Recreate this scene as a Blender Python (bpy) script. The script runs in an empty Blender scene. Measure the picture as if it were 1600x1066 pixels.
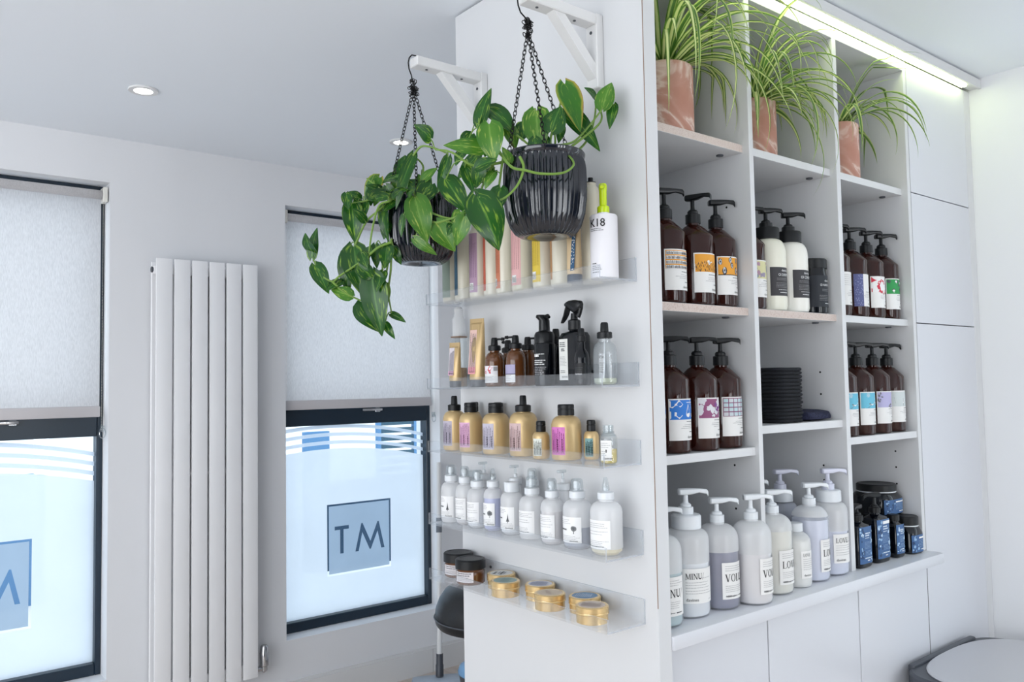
import bpy, bmesh, math, random
from mathutils import Vector, Matrix
C = bpy.context.scene.collection
scene = bpy.context.scene
PI = math.pi
def S(c):
    c = c/255.0
    return c/12.92 if c <= 0.04045 else ((c+0.055)/1.055)**2.4
def rgb(r, g, b): return (S(r), S(g), S(b), 1.0)

# ------------------------------------------------------------------ camera
cam_data = bpy.data.cameras.new('camera')
cam = bpy.data.objects.new('camera', cam_data); C.objects.link(cam)
cam_data.sensor_width = 36.0; cam_data.lens = 1290.4/1600*36.0
cam_data.clip_start = 0.05
R_ = Vector((0.7804942, -0.62491394, -0.01764571)); U_ = Vector((-0.01941091, -0.05243635, 0.9984356)); B_ = Vector((-0.6248616, -0.77893067, -0.05305642))
m = Matrix((R_, U_, B_)).transposed().to_4x4(); m.translation = Vector((0, 0, 1.40))
cam.matrix_world = m
scene.camera = cam

# ------------------------------------------------------------------ colour management, sky, daylight
vs = scene.view_settings
vs.view_transform = 'Standard'; vs.look = 'None'; vs.gamma = 1.0; vs.use_curve_mapping = False
vs.exposure = 0.02
world = bpy.data.worlds.new('sky'); scene.world = world; world.use_nodes = True
bg = world.node_tree.nodes['Background']
bg.inputs[0].default_value = (0.955, 0.975, 1.0, 1); bg.inputs[1].default_value = 2.6
def area(name, loc, rot, sx, sy, power, col):
    l = bpy.data.lights.new(name, 'AREA'); l.shape = 'RECTANGLE'; l.size = sx; l.size_y = sy; l.energy = power; l.color = col
    o = bpy.data.objects.new(name, l); C.objects.link(o); o.location = loc; o.rotation_euler = rot
    return o
# daylight entering by the shop front windows behind and beside the camera
area('daylight_left_windows', (-2.58, 0.2, 1.35), (0, -PI/2-.5, 0), 1.9, 4.2, 52, (0.88, 0.945, 1.0))
for wx in (1.03, 1.73, 2.48): area('daylight_front_strips', (wx, -3.62, 1.32), (PI/2+.12, 0, 0), .16, 2.12, 17, (0.92, 0.962, 1.0))  # narrowed to bright strips to put sharp highlights on the bottles

# ------------------------------------------------------------------ materials
MATS = {}
def nt(name):
    mt = bpy.data.materials.new(name); mt.use_nodes = True
    return mt, mt.node_tree, mt.node_tree.nodes['Principled BSDF']
def P(name, col, rough=0.5, metal=0.0, coat=0.0, spec=0.5, emis=None, es=0.0, bump=0.0, bscale=40.0, sss=0.0):
    mt, t, b = nt(name)
    b.inputs['Base Color'].default_value = rgb(*col); b.inputs['Roughness'].default_value = rough
    b.inputs['Metallic'].default_value = metal; b.inputs['Coat Weight'].default_value = coat
    b.inputs['Specular IOR Level'].default_value = spec
    if emis: b.inputs['Emission Color'].default_value = rgb(*emis); b.inputs['Emission Strength'].default_value = es
    if bump:
        tc = t.nodes.new('ShaderNodeTexCoord'); n = t.nodes.new('ShaderNodeTexNoise'); n.inputs['Scale'].default_value = bscale; n.inputs['Detail'].default_value = 4
        bp = t.nodes.new('ShaderNodeBump'); bp.inputs['Strength'].default_value = bump; bp.inputs['Distance'].default_value = 0.002
        t.links.new(tc.outputs['Object'], n.inputs['Vector']); t.links.new(n.outputs[0], bp.inputs['Height']); t.links.new(bp.outputs[0], b.inputs['Normal'])
    MATS[name] = mt
    return mt
def sheer(name, tcol, gcol, fac, rough=0.05, diff=0.0, dcol=(230, 234, 238), fres=1.0):
    """thin clear plastic or glass: light passes straight through, with a fresnel reflection and a little haze"""
    mt = bpy.data.materials.new(name); mt.use_nodes = True; t = mt.node_tree; t.nodes.clear()
    out = t.nodes.new('ShaderNodeOutputMaterial'); tr = t.nodes.new('ShaderNodeBsdfTransparent'); tr.inputs[0].default_value = rgb(*tcol)
    gl = t.nodes.new('ShaderNodeBsdfGlossy'); gl.inputs['Color'].default_value = rgb(*gcol); gl.inputs['Roughness'].default_value = rough
    fr = t.nodes.new('ShaderNodeFresnel'); 
    ge = t.nodes.new('ShaderNodeNewGeometry'); io = t.nodes.new('ShaderNodeMath'); io.operation = 'MULTIPLY_ADD'; io.inputs[1].default_value = 1/1.45-1.45; io.inputs[2].default_value = 1.45
    t.links.new(ge.outputs['Backfacing'], io.inputs[0]); t.links.new(io.outputs[0], fr.inputs[0])
    ad = t.nodes.new('ShaderNodeMath'); ad.operation = 'MULTIPLY_ADD'; ad.inputs[1].default_value = fres; ad.inputs[2].default_value = fac; ad.use_clamp = True
    t.links.new(fr.outputs[0], ad.inputs[0])
    mx = t.nodes.new('ShaderNodeMixShader'); t.links.new(ad.outputs[0], mx.inputs[0])
    last = tr.outputs[0]
    if diff:
        df = t.nodes.new('ShaderNodeBsdfDiffuse'); df.inputs[0].default_value = rgb(*dcol)
        tl = t.nodes.new('ShaderNodeBsdfTranslucent'); tl.inputs[0].default_value = rgb(*dcol)
        m0 = t.nodes.new('ShaderNodeMixShader'); m0.inputs[0].default_value = 0.22; t.links.new(df.outputs[0], m0.inputs[1]); t.links.new(tl.outputs[0], m0.inputs[2])
        m1 = t.nodes.new('ShaderNodeMixShader'); m1.inputs[0].default_value = diff; t.links.new(tr.outputs[0], m1.inputs[1]); t.links.new(m0.outputs[0], m1.inputs[2]); last = m1.outputs[0]
    t.links.new(last, mx.inputs[1]); t.links.new(gl.outputs[0], mx.inputs[2]); t.links.new(mx.outputs[0], out.inputs[0])
    MATS[name] = mt
    return mt
def cloth_film(name, col, trans, clear=0.0, noise=0.0, scale=(400, 400, 60), rough=0.6):
    """translucent film or blind fabric, lit by the sky behind it"""
    mt = bpy.data.materials.new(name); mt.use_nodes = True; t = mt.node_tree; t.nodes.clear()
    out = t.nodes.new('ShaderNodeOutputMaterial'); df = t.nodes.new('ShaderNodeBsdfDiffuse'); tl = t.nodes.new('ShaderNodeBsdfTranslucent')
    mx = t.nodes.new('ShaderNodeMixShader'); mx.inputs[0].default_value = trans
    df.inputs[0].default_value = rgb(*col); tl.inputs[0].default_value = rgb(*col)
    if noise:
        tc = t.nodes.new('ShaderNodeTexCoord'); mp = t.nodes.new('ShaderNodeMapping'); mp.inputs['Scale'].default_value = scale
        n = t.nodes.new('ShaderNodeTexNoise'); n.inputs['Scale'].default_value = 1.0; n.inputs['Detail'].default_value = 3
        r = t.nodes.new('ShaderNodeValToRGB'); c0 = tuple(max(0, c-noise) for c in col); r.color_ramp.elements[0].color = rgb(*c0); r.color_ramp.elements[1].color = rgb(*[min(255, c+noise*.6) for c in col])
        r.color_ramp.elements[0].position = .3; r.color_ramp.elements[1].position = .7
        t.links.new(tc.outputs['Object'], mp.inputs[0]); t.links.new(mp.outputs[0], n.inputs['Vector']); t.links.new(n.outputs[0], r.inputs[0])
        t.links.new(r.outputs[0], df.inputs[0]); t.links.new(r.outputs[0], tl.inputs[0])
    t.links.new(df.outputs[0], mx.inputs[1]); t.links.new(tl.outputs[0], mx.inputs[2])
    last = mx.outputs[0]
    if clear:
        tr = t.nodes.new('ShaderNodeBsdfTransparent'); m2 = t.nodes.new('ShaderNodeMixShader'); m2.inputs[0].default_value = clear
        t.links.new(last, m2.inputs[1]); t.links.new(tr.outputs[0], m2.inputs[2]); last = m2.outputs[0]
    t.links.new(last, out.inputs[0]); MATS[name] = mt
    return mt
def ramp_mat(name, stops, scale, detail=6, rough=0.7, dist=0.0, mapping=None, kind='noise', bump=0.0):
    mt, t, b = nt(name)
    tc = t.nodes.new('ShaderNodeTexCoord'); mp = t.nodes.new('ShaderNodeMapping')
    if mapping: mp.inputs['Scale'].default_value = mapping
    n = t.nodes.new('ShaderNodeTexNoise'); n.inputs['Scale'].default_value = scale; n.inputs['Detail'].default_value = detail; n.inputs['Distortion'].default_value = dist
    r = t.nodes.new('ShaderNodeValToRGB'); el = r.color_ramp.elements
    while len(el) < len(stops): el.new(0.5)
    for e, (p, c) in zip(el, stops): e.position = p; e.color = rgb(*c)
    t.links.new(tc.outputs['Object'], mp.inputs[0]); t.links.new(mp.outputs[0], n.inputs['Vector']); t.links.new(n.outputs[0], r.inputs[0]); t.links.new(r.outputs[0], b.inputs['Base Color'])
    b.inputs['Roughness'].default_value = rough
    if bump:
        bp = t.nodes.new('ShaderNodeBump'); bp.inputs['Strength'].default_value = bump; bp.inputs['Distance'].default_value = .002
        t.links.new(n.outputs[0], bp.inputs['Height']); t.links.new(bp.outputs[0], b.inputs['Normal'])
    MATS[name] = mt
    return mt
def leaf_mat(name, stops, noise_amt, noise_scale, translucent=0.3, rough=0.35, spots=None):
    """u across the blade drives the stripes; noise breaks them up"""
    mt, t, b = nt(name)
    uv = t.nodes.new('ShaderNodeUVMap'); sp = t.nodes.new('ShaderNodeSeparateXYZ'); t.links.new(uv.outputs[0], sp.inputs[0])
    tc = t.nodes.new('ShaderNodeTexCoord'); n = t.nodes.new('ShaderNodeTexNoise'); n.inputs['Scale'].default_value = noise_scale; n.inputs['Detail'].default_value = 3
    t.links.new(tc.outputs['Object'], n.inputs['Vector'])
    ma = t.nodes.new('ShaderNodeMath'); ma.operation = 'MULTIPLY_ADD'; ma.inputs[1].default_value = noise_amt; t.links.new(n.outputs[0], ma.inputs[0]); t.links.new(sp.outputs[0], ma.inputs[2])
    sb = t.nodes.new('ShaderNodeMath'); sb.operation = 'SUBTRACT'; sb.inputs[1].default_value = noise_amt*.5; t.links.new(ma.outputs[0], sb.inputs[0])
    r = t.nodes.new('ShaderNodeValToRGB'); el = r.color_ramp.elements
    while len(el) < len(stops): el.new(0.5)
    for e, (p, c) in zip(el, stops): e.position = p; e.color = rgb(*c)
    t.links.new(sb.outputs[0], r.inputs[0]); col = r.outputs[0]
    if spots:
        mp = t.nodes.new('ShaderNodeMapping'); mp.inputs['Scale'].default_value = (9, 2.2, 1); t.links.new(uv.outputs[1 if len(uv.outputs) > 1 else 0], mp.inputs[0])
        ad = t.nodes.new('ShaderNodeVectorMath'); ad.operation = 'ADD'; t.links.new(mp.outputs[0], ad.inputs[0])
        sc = t.nodes.new('ShaderNodeVectorMath'); sc.operation = 'SCALE'; sc.inputs['Scale'].default_value = 14; t.links.new(tc.outputs['Object'], sc.inputs[0]); t.links.new(sc.outputs[0], ad.inputs[1])
        n2 = t.nodes.new('ShaderNodeTexNoise'); n2.inputs['Scale'].default_value = 1.6; n2.inputs['Detail'].default_value = 2; t.links.new(ad.outputs[0], n2.inputs['Vector'])
        r2 = t.nodes.new('ShaderNodeValToRGB'); r2.color_ramp.elements[0].position = .57; r2.color_ramp.elements[0].color = (0, 0, 0, 1); r2.color_ramp.elements[1].position = .72; r2.color_ramp.elements[1].color = (1, 1, 1, 1)
        t.links.new(n2.outputs[0], r2.inputs[0])
        mxc = t.nodes.new('ShaderNodeMix'); mxc.data_type = 'RGBA'; t.links.new(r2.outputs[0], mxc.inputs[0]); t.links.new(col, mxc.inputs[6]); mxc.inputs[7].default_value = rgb(*spots); col = mxc.outputs[2]
    t.links.new(col, b.inputs['Base Color']); b.inputs['Roughness'].default_value = rough
    tl = t.nodes.new('ShaderNodeBsdfTranslucent'); t.links.new(col, tl.inputs[0]); mx = t.nodes.new('ShaderNodeMixShader'); mx.inputs[0].default_value = translucent
    out = t.nodes['Material Output']; t.links.new(b.outputs[0], mx.inputs[1]); t.links.new(tl.outputs[0], mx.inputs[2]); t.links.new(mx.outputs[0], out.inputs[0])
    MATS[name] = mt
    return mt
WALL = P('white_wall_paint', (236, 237, 240), .75, bump=.08, bscale=180)
DARKW = P('dark_unseen_wall', (84, 86, 90), .8)  # unseen back wall, darkened so the lamp strips stand out in reflections
CEIL = P('white_ceiling_paint', (240, 245, 251), .8)
LAM = P('white_melamine', (217, 218, 220), .38)
LAMD = P('white_melamine_doors', (217, 219, 225), .32)
SEAM = P('seam_shadow_gap', (92, 90, 90), .9)
CHIP = ramp_mat('bare_chipboard_edge', [(.3, (196, 176, 166)), (.55, (216, 203, 196)), (.75, (182, 158, 146))], 260, 4, .8)
BROWN = P('brown_edge_tape', (140, 112, 92), .7)
FRAME = P('navy_window_frame', (20, 40, 56), .35)
FLOOR = ramp_mat('pale_oak_floor', [(.3, (196, 182, 170)), (.6, (212, 200, 190))], 3, 5, .45, mapping=(14, 1.2, 1))
TILE = P('pavement', (205, 205, 205), .9)
WPAINT = P('white_painted_wood', (228, 228, 228), .4)
RADI = P('white_radiator_enamel', (250, 250, 252), .3)
CHROME = P('chrome', (200, 200, 202), .15, 1.0)
STEEL = P('brushed_steel', (214, 214, 217), .42, .85)
BLACK = P('black_plastic', (14, 16, 19), .3, spec=.35)
BLACKM = P('black_ribbed_plastic', (17, 19, 22), .42, spec=.35)
DGREY = P('dark_grey_plastic', (70, 74, 82), .4)
GREYP = P('grey_plastic', (110, 115, 124), .5)
LEATH = P('black_leather', (20, 22, 26), .35, bump=.2, bscale=90)
HOLE = P('dark_hole', (18, 18, 18), .9)
AMBER = P('amber_brown_plastic', (46, 15, 9), .04, spec=.42)
AMBERL = P('amber_glass', (96, 58, 30), .07, coat=.3)
PUMPW = P('milky_pump_plastic', (226, 230, 234), .3)
PUMPL = P('lilac_pump_plastic', (212, 214, 230), .3)
HDPE = sheer('frosted_bottle_plastic', (240, 243, 246), (255, 255, 255), .02, .25, .64, (252, 252, 253), .35)
HDPEL = sheer('frosted_plastic_against_liquid', (246, 247, 249), (255, 255, 255), .02, .25, .16, (246, 247, 250), .35)
CLEAR = sheer('clear_plastic', (240, 243, 244), (255, 255, 255), .03, .03, .12, (225, 230, 234), .7)
ACRYL = sheer('clear_acrylic', (253, 254, 255), (255, 255, 255), .01, .03, .035, (225, 230, 236), .8)
ACEDGE = sheer('acrylic_cut_edge', (236, 240, 244), (255, 255, 255), .06, .1, .35, (226, 231, 238), .6)
OPALB = P('white_bottle_plastic', (238, 236, 228), .3, coat=.2)
OPALY = P('cream_bottle_plastic', (232, 230, 214), .3, coat=.2)
GOLD = P('satin_gold_plastic', (206, 178, 130), .36, .35)
GOLDL = P('pale_gold_tube', (200, 172, 126), .38, .4)
TIN = P('gold_tin', (226, 196, 142), .24, .7)
NAVYB = P('navy_black_bottle', (8, 13, 22), .1, spec=.5)
INKB = P('black_bottle', (9, 12, 18), .1, spec=.4)
GLAZE = P('dark_ribbed_glass', (12, 18, 30), .12, spec=.8)
CHAINM = P('black_chain', (24, 24, 26), .35, .6)
SOIL = ramp_mat('potting_soil', [(.3, (38, 28, 22)), (.7, (70, 54, 42))], 90, 5, .95, bump=.6)
TERRA = ramp_mat('marbled_terracotta', [(.0, (170, 116, 98)), (.40, (186, 136, 120)), (.465, (192, 146, 131)), (.505, (222, 198, 188)), (.54, (192, 146, 131)), (.60, (182, 130, 114)), (.66, (212, 182, 170)), (.71, (184, 134, 118)), (1.0, (172, 118, 102))], 4.6, 7, .8, 2.0, (1, 1, 1.3))
TOWEL = ramp_mat('black_towelling', [(.3, (10, 12, 18)), (.7, (24, 27, 36))], 300, 3, .95, bump=.8)
TOWELN = ramp_mat('navy_towelling', [(.3, (22, 24, 44)), (.7, (48, 52, 82))], 260, 3, .95, bump=1.0)
PAPER = P('label_paper', (236, 235, 233), .6)
INK = P('label_black_ink', (34, 33, 36), .6)
INKG = P('label_grey_ink', (148, 148, 150), .6)
def ink(r, g, b):
    k = 'label_ink_%d_%d_%d' % (r, g, b)
    return MATS.get(k) or P(k, (r, g, b), .55)
LIME = P('lime_plastic', (200, 226, 20), .3)
GLASSW = sheer('window_glass', (244, 250, 253), (255, 255, 255), .0, .0, 0, fres=.8)
BLIND = cloth_film('grey_blind_fabric', (240, 238, 238), .76, noise=12, scale=(500, 500, 60))
FILM = cloth_film('frosted_glass_film', (226, 232, 239), .80, clear=.05, noise=4, scale=(3, 3, 3))
FILMG = cloth_film('grey_frosted_film', (172, 190, 208), .66, clear=.04, noise=5, scale=(5, 5, 5))
FILMB = cloth_film('band_frosted_film', (214, 224, 236), .72, clear=.1)
BLINDB = P('blind_bottom_bar', (206, 202, 204), .5)
LEDM = P('led_diffuser', (255, 255, 240), .5, emis=(240, 255, 190), es=11.5)
LAMPM = P('downlight_diffuser', (255, 255, 250), .5, emis=(255, 253, 246), es=7.0)
SPIDER = leaf_mat('striped_spider_leaf', [(.0, (92, 132, 52)), (.2, (104, 146, 60)), (.3, (222, 230, 160)), (.7, (226, 234, 168)), (.8, (104, 146, 60)), (1.0, (86, 126, 50))], .12, 30, .4, .4)
SPIDERG = leaf_mat('green_spider_leaf', [(.0, (196, 212, 128)), (.16, (200, 216, 136)), (.28, (96, 138, 72)), (.72, (88, 130, 66)), (.84, (200, 216, 136)), (1.0, (190, 206, 120))], .12, 30, .4, .4)
POTHOS = leaf_mat('variegated_pothos_leaf', [(.0, (30, 80, 26)), (.46, (40, 98, 32)), (.485, (84, 134, 56)), (.515, (84, 134, 56)), (.54, (38, 92, 30)), (1.0, (30, 78, 28))], .05, 26, .3, .24, (142, 180, 62))
POTHOSY = leaf_mat('pale_pothos_leaf', [(.0, (70, 128, 40)), (.45, (92, 146, 50)), (.5, (130, 172, 78)), (.55, (88, 142, 48)), (1.0, (64, 120, 36))], .08, 26, .35, .28, (182, 200, 96))
POTHOSB = leaf_mat('browning_pothos_leaf', [(.0, (150, 112, 74)), (.06, (176, 164, 60)), (.15, (60, 120, 34)), (.86, (52, 112, 34)), (.95, (150, 166, 60)), (1.0, (150, 140, 60))], .2, 30, .28, .28, (120, 160, 54))
STEMG = P('green_stem', (112, 146, 60), .5)
STEMB = P('woody_brown_stem', (96, 78, 50), .7)

# ------------------------------------------------------------------ mesh helpers
class MB:
    def __init__(s): s.v = []; s.f = []; s.m = []; s.sm = []; s.uv = {}
    def face(s, idx, mi=0, smooth=True, uv=None):
        s.f.append(tuple(idx)); s.m.append(mi); s.sm.append(smooth)
        if uv: s.uv[len(s.f)-1] = uv
    def add(s, vs):
        n = len(s.v); s.v.extend(tuple(v) for v in vs); return n
    def box(s, x0, x1, y0, y1, z0, z1, mi=0, bev=0.0, seg=1, face_mi=None):
        bm = bmesh.new(); bmesh.ops.create_cube(bm, size=1)
        for v in bm.verts: v.co = ((x0+x1)/2+v.co.x*(x1-x0), (y0+y1)/2+v.co.y*(y1-y0), (z0+z1)/2+v.co.z*(z1-z0))
        if bev: bmesh.ops.bevel(bm, geom=list(bm.edges), offset=bev, segments=seg, profile=.5, affect='EDGES')
        bm.normal_update(); bm.verts.ensure_lookup_table()
        n = s.add([v.co for v in bm.verts])
        for f in bm.faces:
            k = mi
            if face_mi:
                for d, q in face_mi.items():
                    if f.normal.dot(Vector(d)) > .9: k = q
            s.face([n+v.index for v in f.verts], k, bev > 0 and seg > 1)
        bm.free(); return s
    def split(s, z, lo, hi=0):
        for i, f in enumerate(s.f): s.m[i] = lo if sum(s.v[k][2] for k in f)/len(f) < z else hi
        return s
    def rings(s, rings, mi=0, cap0=True, cap1=True, smooth=True, closed=True):
        k = len(rings[0]); base = [s.add(r) for r in rings]
        for a, b in zip(base, base[1:]):
            for i in range(k if closed else k-1):
                j = (i+1) % k; s.face((a+i, a+j, b+j, b+i), mi, smooth)
        if cap0: s.face([base[0]+i for i in reversed(range(k))], mi, False)
        if cap1: s.face([base[-1]+i for i in range(k)], mi, False)
        return s
    def lathe(s, prof, n=40, cx=0, cy=0, cz=0, mi=0, flute=None):
        loop = prof[0] == prof[-1]
        rr = []
        for r, z in prof:
            r = max(r, 1e-5)
            rr.append([(cx+r*(1+(flute[1]*math.cos(flute[0]*2*PI*i/n) if flute and flute[2] < z < flute[3] else 0))*math.cos(2*PI*i/n), cy+r*(1+(flute[1]*math.cos(flute[0]*2*PI*i/n) if flute and flute[2] < z < flute[3] else 0))*math.sin(2*PI*i/n), cz+z) for i in range(n)])
        return s.rings(rr, mi, prof[0][0] > 1e-4 and not loop, prof[-1][0] > 1e-4 and not loop)
    def loft(s, secs, n=40, mi=0, rot=0.0):
        """sections (z, w, d, exponent[, cx, cy])"""
        rr = []
        for q in secs:
            z, w, d, e = q[:4]; cx, cy = (q[4], q[5]) if len(q) > 5 else (0, 0)
            ring = []
            for i in range(n):
                a = 2*PI*i/n; c, si = math.cos(a), math.sin(a)
                x = w/2*math.copysign(abs(c)**(2/e), c); y = d/2*math.copysign(abs(si)**(2/e), si)
                ring.append((cx+x*math.cos(rot)-y*math.sin(rot), cy+x*math.sin(rot)+y*math.cos(rot), z))
            rr.append(ring)
        return s.rings(rr, mi)
    def tube(s, pts, r, n=8, mi=0, closed=False, caps=True):
        pts = [Vector(p) for p in pts]; N = len(pts); rr = []; prev = None
        for i, p in enumerate(pts):
            if closed: t = pts[(i+1) % N]-pts[i-1]
            else: t = pts[min(i+1, N-1)]-pts[max(i-1, 0)]
            t.normalize()
            if prev is None: u = t.orthogonal().normalized()
            else: u = (prev-t*prev.dot(t)); u = u.normalized() if u.length > 1e-6 else t.orthogonal().normalized()
            prev = u; w = t.cross(u); ri = r[i] if isinstance(r, (list, tuple)) else r
            rr.append([p+u*ri*math.cos(2*PI*k/n)+w*ri*math.sin(2*PI*k/n) for k in range(n)])
        if closed:
            base = [s.add(q) for q in rr]
            for a, b in zip(base, base[1:]+base[:1]):
                for k in range(n): s.face((a+k, a+(k+1) % n, b+(k+1) % n, b+k), mi)
        else: s.rings(rr, mi, caps, caps)
        return s
    def mesh(s, name, mats, sharp=35):
        me = bpy.data.meshes.new(name); me.from_pydata(s.v, [], s.f)
        for k in (mats if isinstance(mats, (list, tuple)) else [mats]): me.materials.append(k)
        me.polygons.foreach_set('material_index', s.m); me.polygons.foreach_set('use_smooth', s.sm)
        if s.uv:
            l = me.uv_layers.new(name='UVMap')
            for fi, uvs in s.uv.items():
                for li, q in zip(me.polygons[fi].loop_indices, uvs): l.data[li].uv = q
        if sharp: me.set_sharp_from_angle(angle=math.radians(sharp))
        me.update(); return me
    def obj(s, name, mats, parent=None, loc=(0, 0, 0), rz=0.0, sharp=35):
        o = bpy.data.objects.new(name, s.mesh(name, mats, sharp)); C.objects.link(o); o.location = loc; o.rotation_euler = (0, 0, rz)
        if parent: o.parent = parent
        return o
def bez(pts, k=6):
    """catmull-rom through points"""
    P_ = [Vector(p) for p in pts]; out = []
    for i in range(len(P_)-1):
        p0 = P_[max(i-1, 0)]; p1 = P_[i]; p2 = P_[i+1]; p3 = P_[min(i+2, len(P_)-1)]
        for j in range(k):
            t = j/k; out.append(.5*((2*p1)+(p2-p0)*t+(2*p0-5*p1+4*p2-p3)*t*t+(3*p1-p0-3*p2+p3)*t**3))
    out.append(P_[-1]); return out
def tag(o, label, cat, group=None):
    o['label'] = label; o['category'] = cat
    if group: o['group'] = group
    return o
def thing(name, label, cat, loc=(0, 0, 0), rz=0.0, group=None):
    o = bpy.data.objects.new(name, None); C.objects.link(o); o.location = loc; o.rotation_euler = (0, 0, rz); o.empty_display_size = .05
    return tag(o, label, cat, group)
def struct(o):
    o['kind'] = 'structure'; return o
def simple(name, mat, *boxes, parent=None, bev=0.0, loc=(0, 0, 0)):
    b = MB()
    for q in boxes: b.box(*q, bev=bev)
    return b.obj(name, mat, parent, loc)
from mathutils.geometry import tessellate_polygon
# ------------------------------------------------------------------ room shell
ZC = 2.405; XW = 2.955; YW = 3.499; YO = 3.72
XL, YB = -2.6, -3.6
WINS = [(-0.029, 0.788), (1.513, 2.330)]; WB, WT = 0.2985, 2.226
struct(simple('floor', FLOOR, (XL-.1, XW+.1, YB-.1, YO, -.1, 0)))
struct(simple('ceiling', CEIL, (XL-.1, XW+.1, YB-.1, YO, ZC, ZC+.12)))
struct(simple('wall_windows', WALL, (XL, WINS[0][0], YW, YO, 0, ZC), (WINS[0][1], WINS[1][0], YW, YO, 0, ZC), (WINS[1][1], XW+.1, YW, YO, 0, ZC),
       (WINS[0][0], WINS[0][1], YW, YO, 0, WB), (WINS[0][0], WINS[0][1], YW, YO, WT, ZC), (WINS[1][0], WINS[1][1], YW, YO, 0, WB), (WINS[1][0], WINS[1][1], YW, YO, WT, ZC)))
struct(simple('wall_right', WALL, (XW, XW+.1, YB, -1.9, 0, ZC), (XW, XW+.1, -1.15, .16, 0, ZC), (XW, XW+.1, -1.9, -1.15, 0, .12), (XW, XW+.1, -1.9, -1.15, 2.25, ZC), (XW, XW+.1, .8, YW, 0, ZC), (XW, XW+.1, .16, .8, 0, .12), (XW, XW+.1, .16, .8, 2.25, ZC)))
struct(simple('window_4', FRAME, (XW+.02, XW+.07, -1.9, -1.86, .12, 2.25), (XW+.02, XW+.07, -1.19, -1.15, .12, 2.25), (XW+.02, XW+.07, -1.55, -1.51, .12, 2.25), (XW+.02, XW+.07, -1.86, -1.19, .12, .18), (XW+.02, XW+.07, -1.86, -1.19, 2.19, 2.25)))
struct(simple('window_3', FRAME, (XW+.02, XW+.07, .16, .2, .12, 2.25), (XW+.02, XW+.07, .76, .8, .12, 2.25), (XW+.02, XW+.07, .47, .51, .12, 2.25), (XW+.02, XW+.07, .2, .76, .12, .18), (XW+.02, XW+.07, .2, .76, 2.19, 2.25)))
struct(simple('wall_left', WALL, (XL-.1, XL, YB, YW, 0, .4), (XL-.1, XL, YB, YW, 2.3, ZC), (XL-.1, XL, YB, -1.9, .4, 2.3), (XL-.1, XL, 2.3, YW, .4, 2.3)))
struct(simple('wall_back', DARKW, (XL, XW, YB-.1, YB, 0, .25), (XL, .6, YB-.1, YB, .25, ZC), (2.88, XW, YB-.1, YB, .25, ZC)))
struct(simple('window_5', FRAME, *[(x, x+w, YB-.005, YB+.04, .25, ZC) for x, w in ((.6, .34), (1.12, .52), (1.82, .57), (2.57, .31))]))  # unseen wide bars, added to frame the lamps as highlight strips
for nm, y0, y1 in (('window_3', .16, .8), ('window_4', -1.9, -1.15)): simple('glass_pane', GLASSW, (XW+.04, XW+.046, y0+.04, y1-.04, .18, 2.19), parent=bpy.data.objects[nm])
bb = MB()
bb.box(XL, 2.262, YW-.016, YW, 0, .112); bb.box(2.2645, XW, YW-.016, YW, 0, .112); bb.box(XL, XW, YW-.01, YW, .112, .1243)
struct(bb.obj('baseboard_windows', WPAINT))

def flat_poly(mb, loops, y, mi=0):
    """polygon with holes standing in the x-z plane"""
    L = [[Vector((x, 0, z)) for x, z in lp] for lp in loops]; allp = [q for lp in L for q in lp]
    n = mb.add([(q.x, y, q.z) for q in allp])
    for tri in tessellate_polygon([[Vector((q.x, q.z, 0)) for q in lp] for lp in L]): mb.face([n+i for i in tri], mi, False)
def arc_z(dx): return 1.112-.25*(dx-.29)**2
T_POLY = [(0, .1), (.0, .13), (.073, .13), (.073, .113), (.045, .113), (.045, 0), (.027, 0), (.027, .113), (0, .113)]
T_POLY = [(0, .113), (0, .13), (.074, .13), (.074, .113), (.046, .113), (.046, 0), (.028, 0), (.028, .113)]
M_POLY = [(0, 0), (.033, .132), (.040, .132), (.082, .04), (.122, .132), (.129, .132), (.160, 0), (.142, 0), (.122, .086), (.084, .002), (.078, .002), (.038, .088), (.018, 0)]
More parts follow.
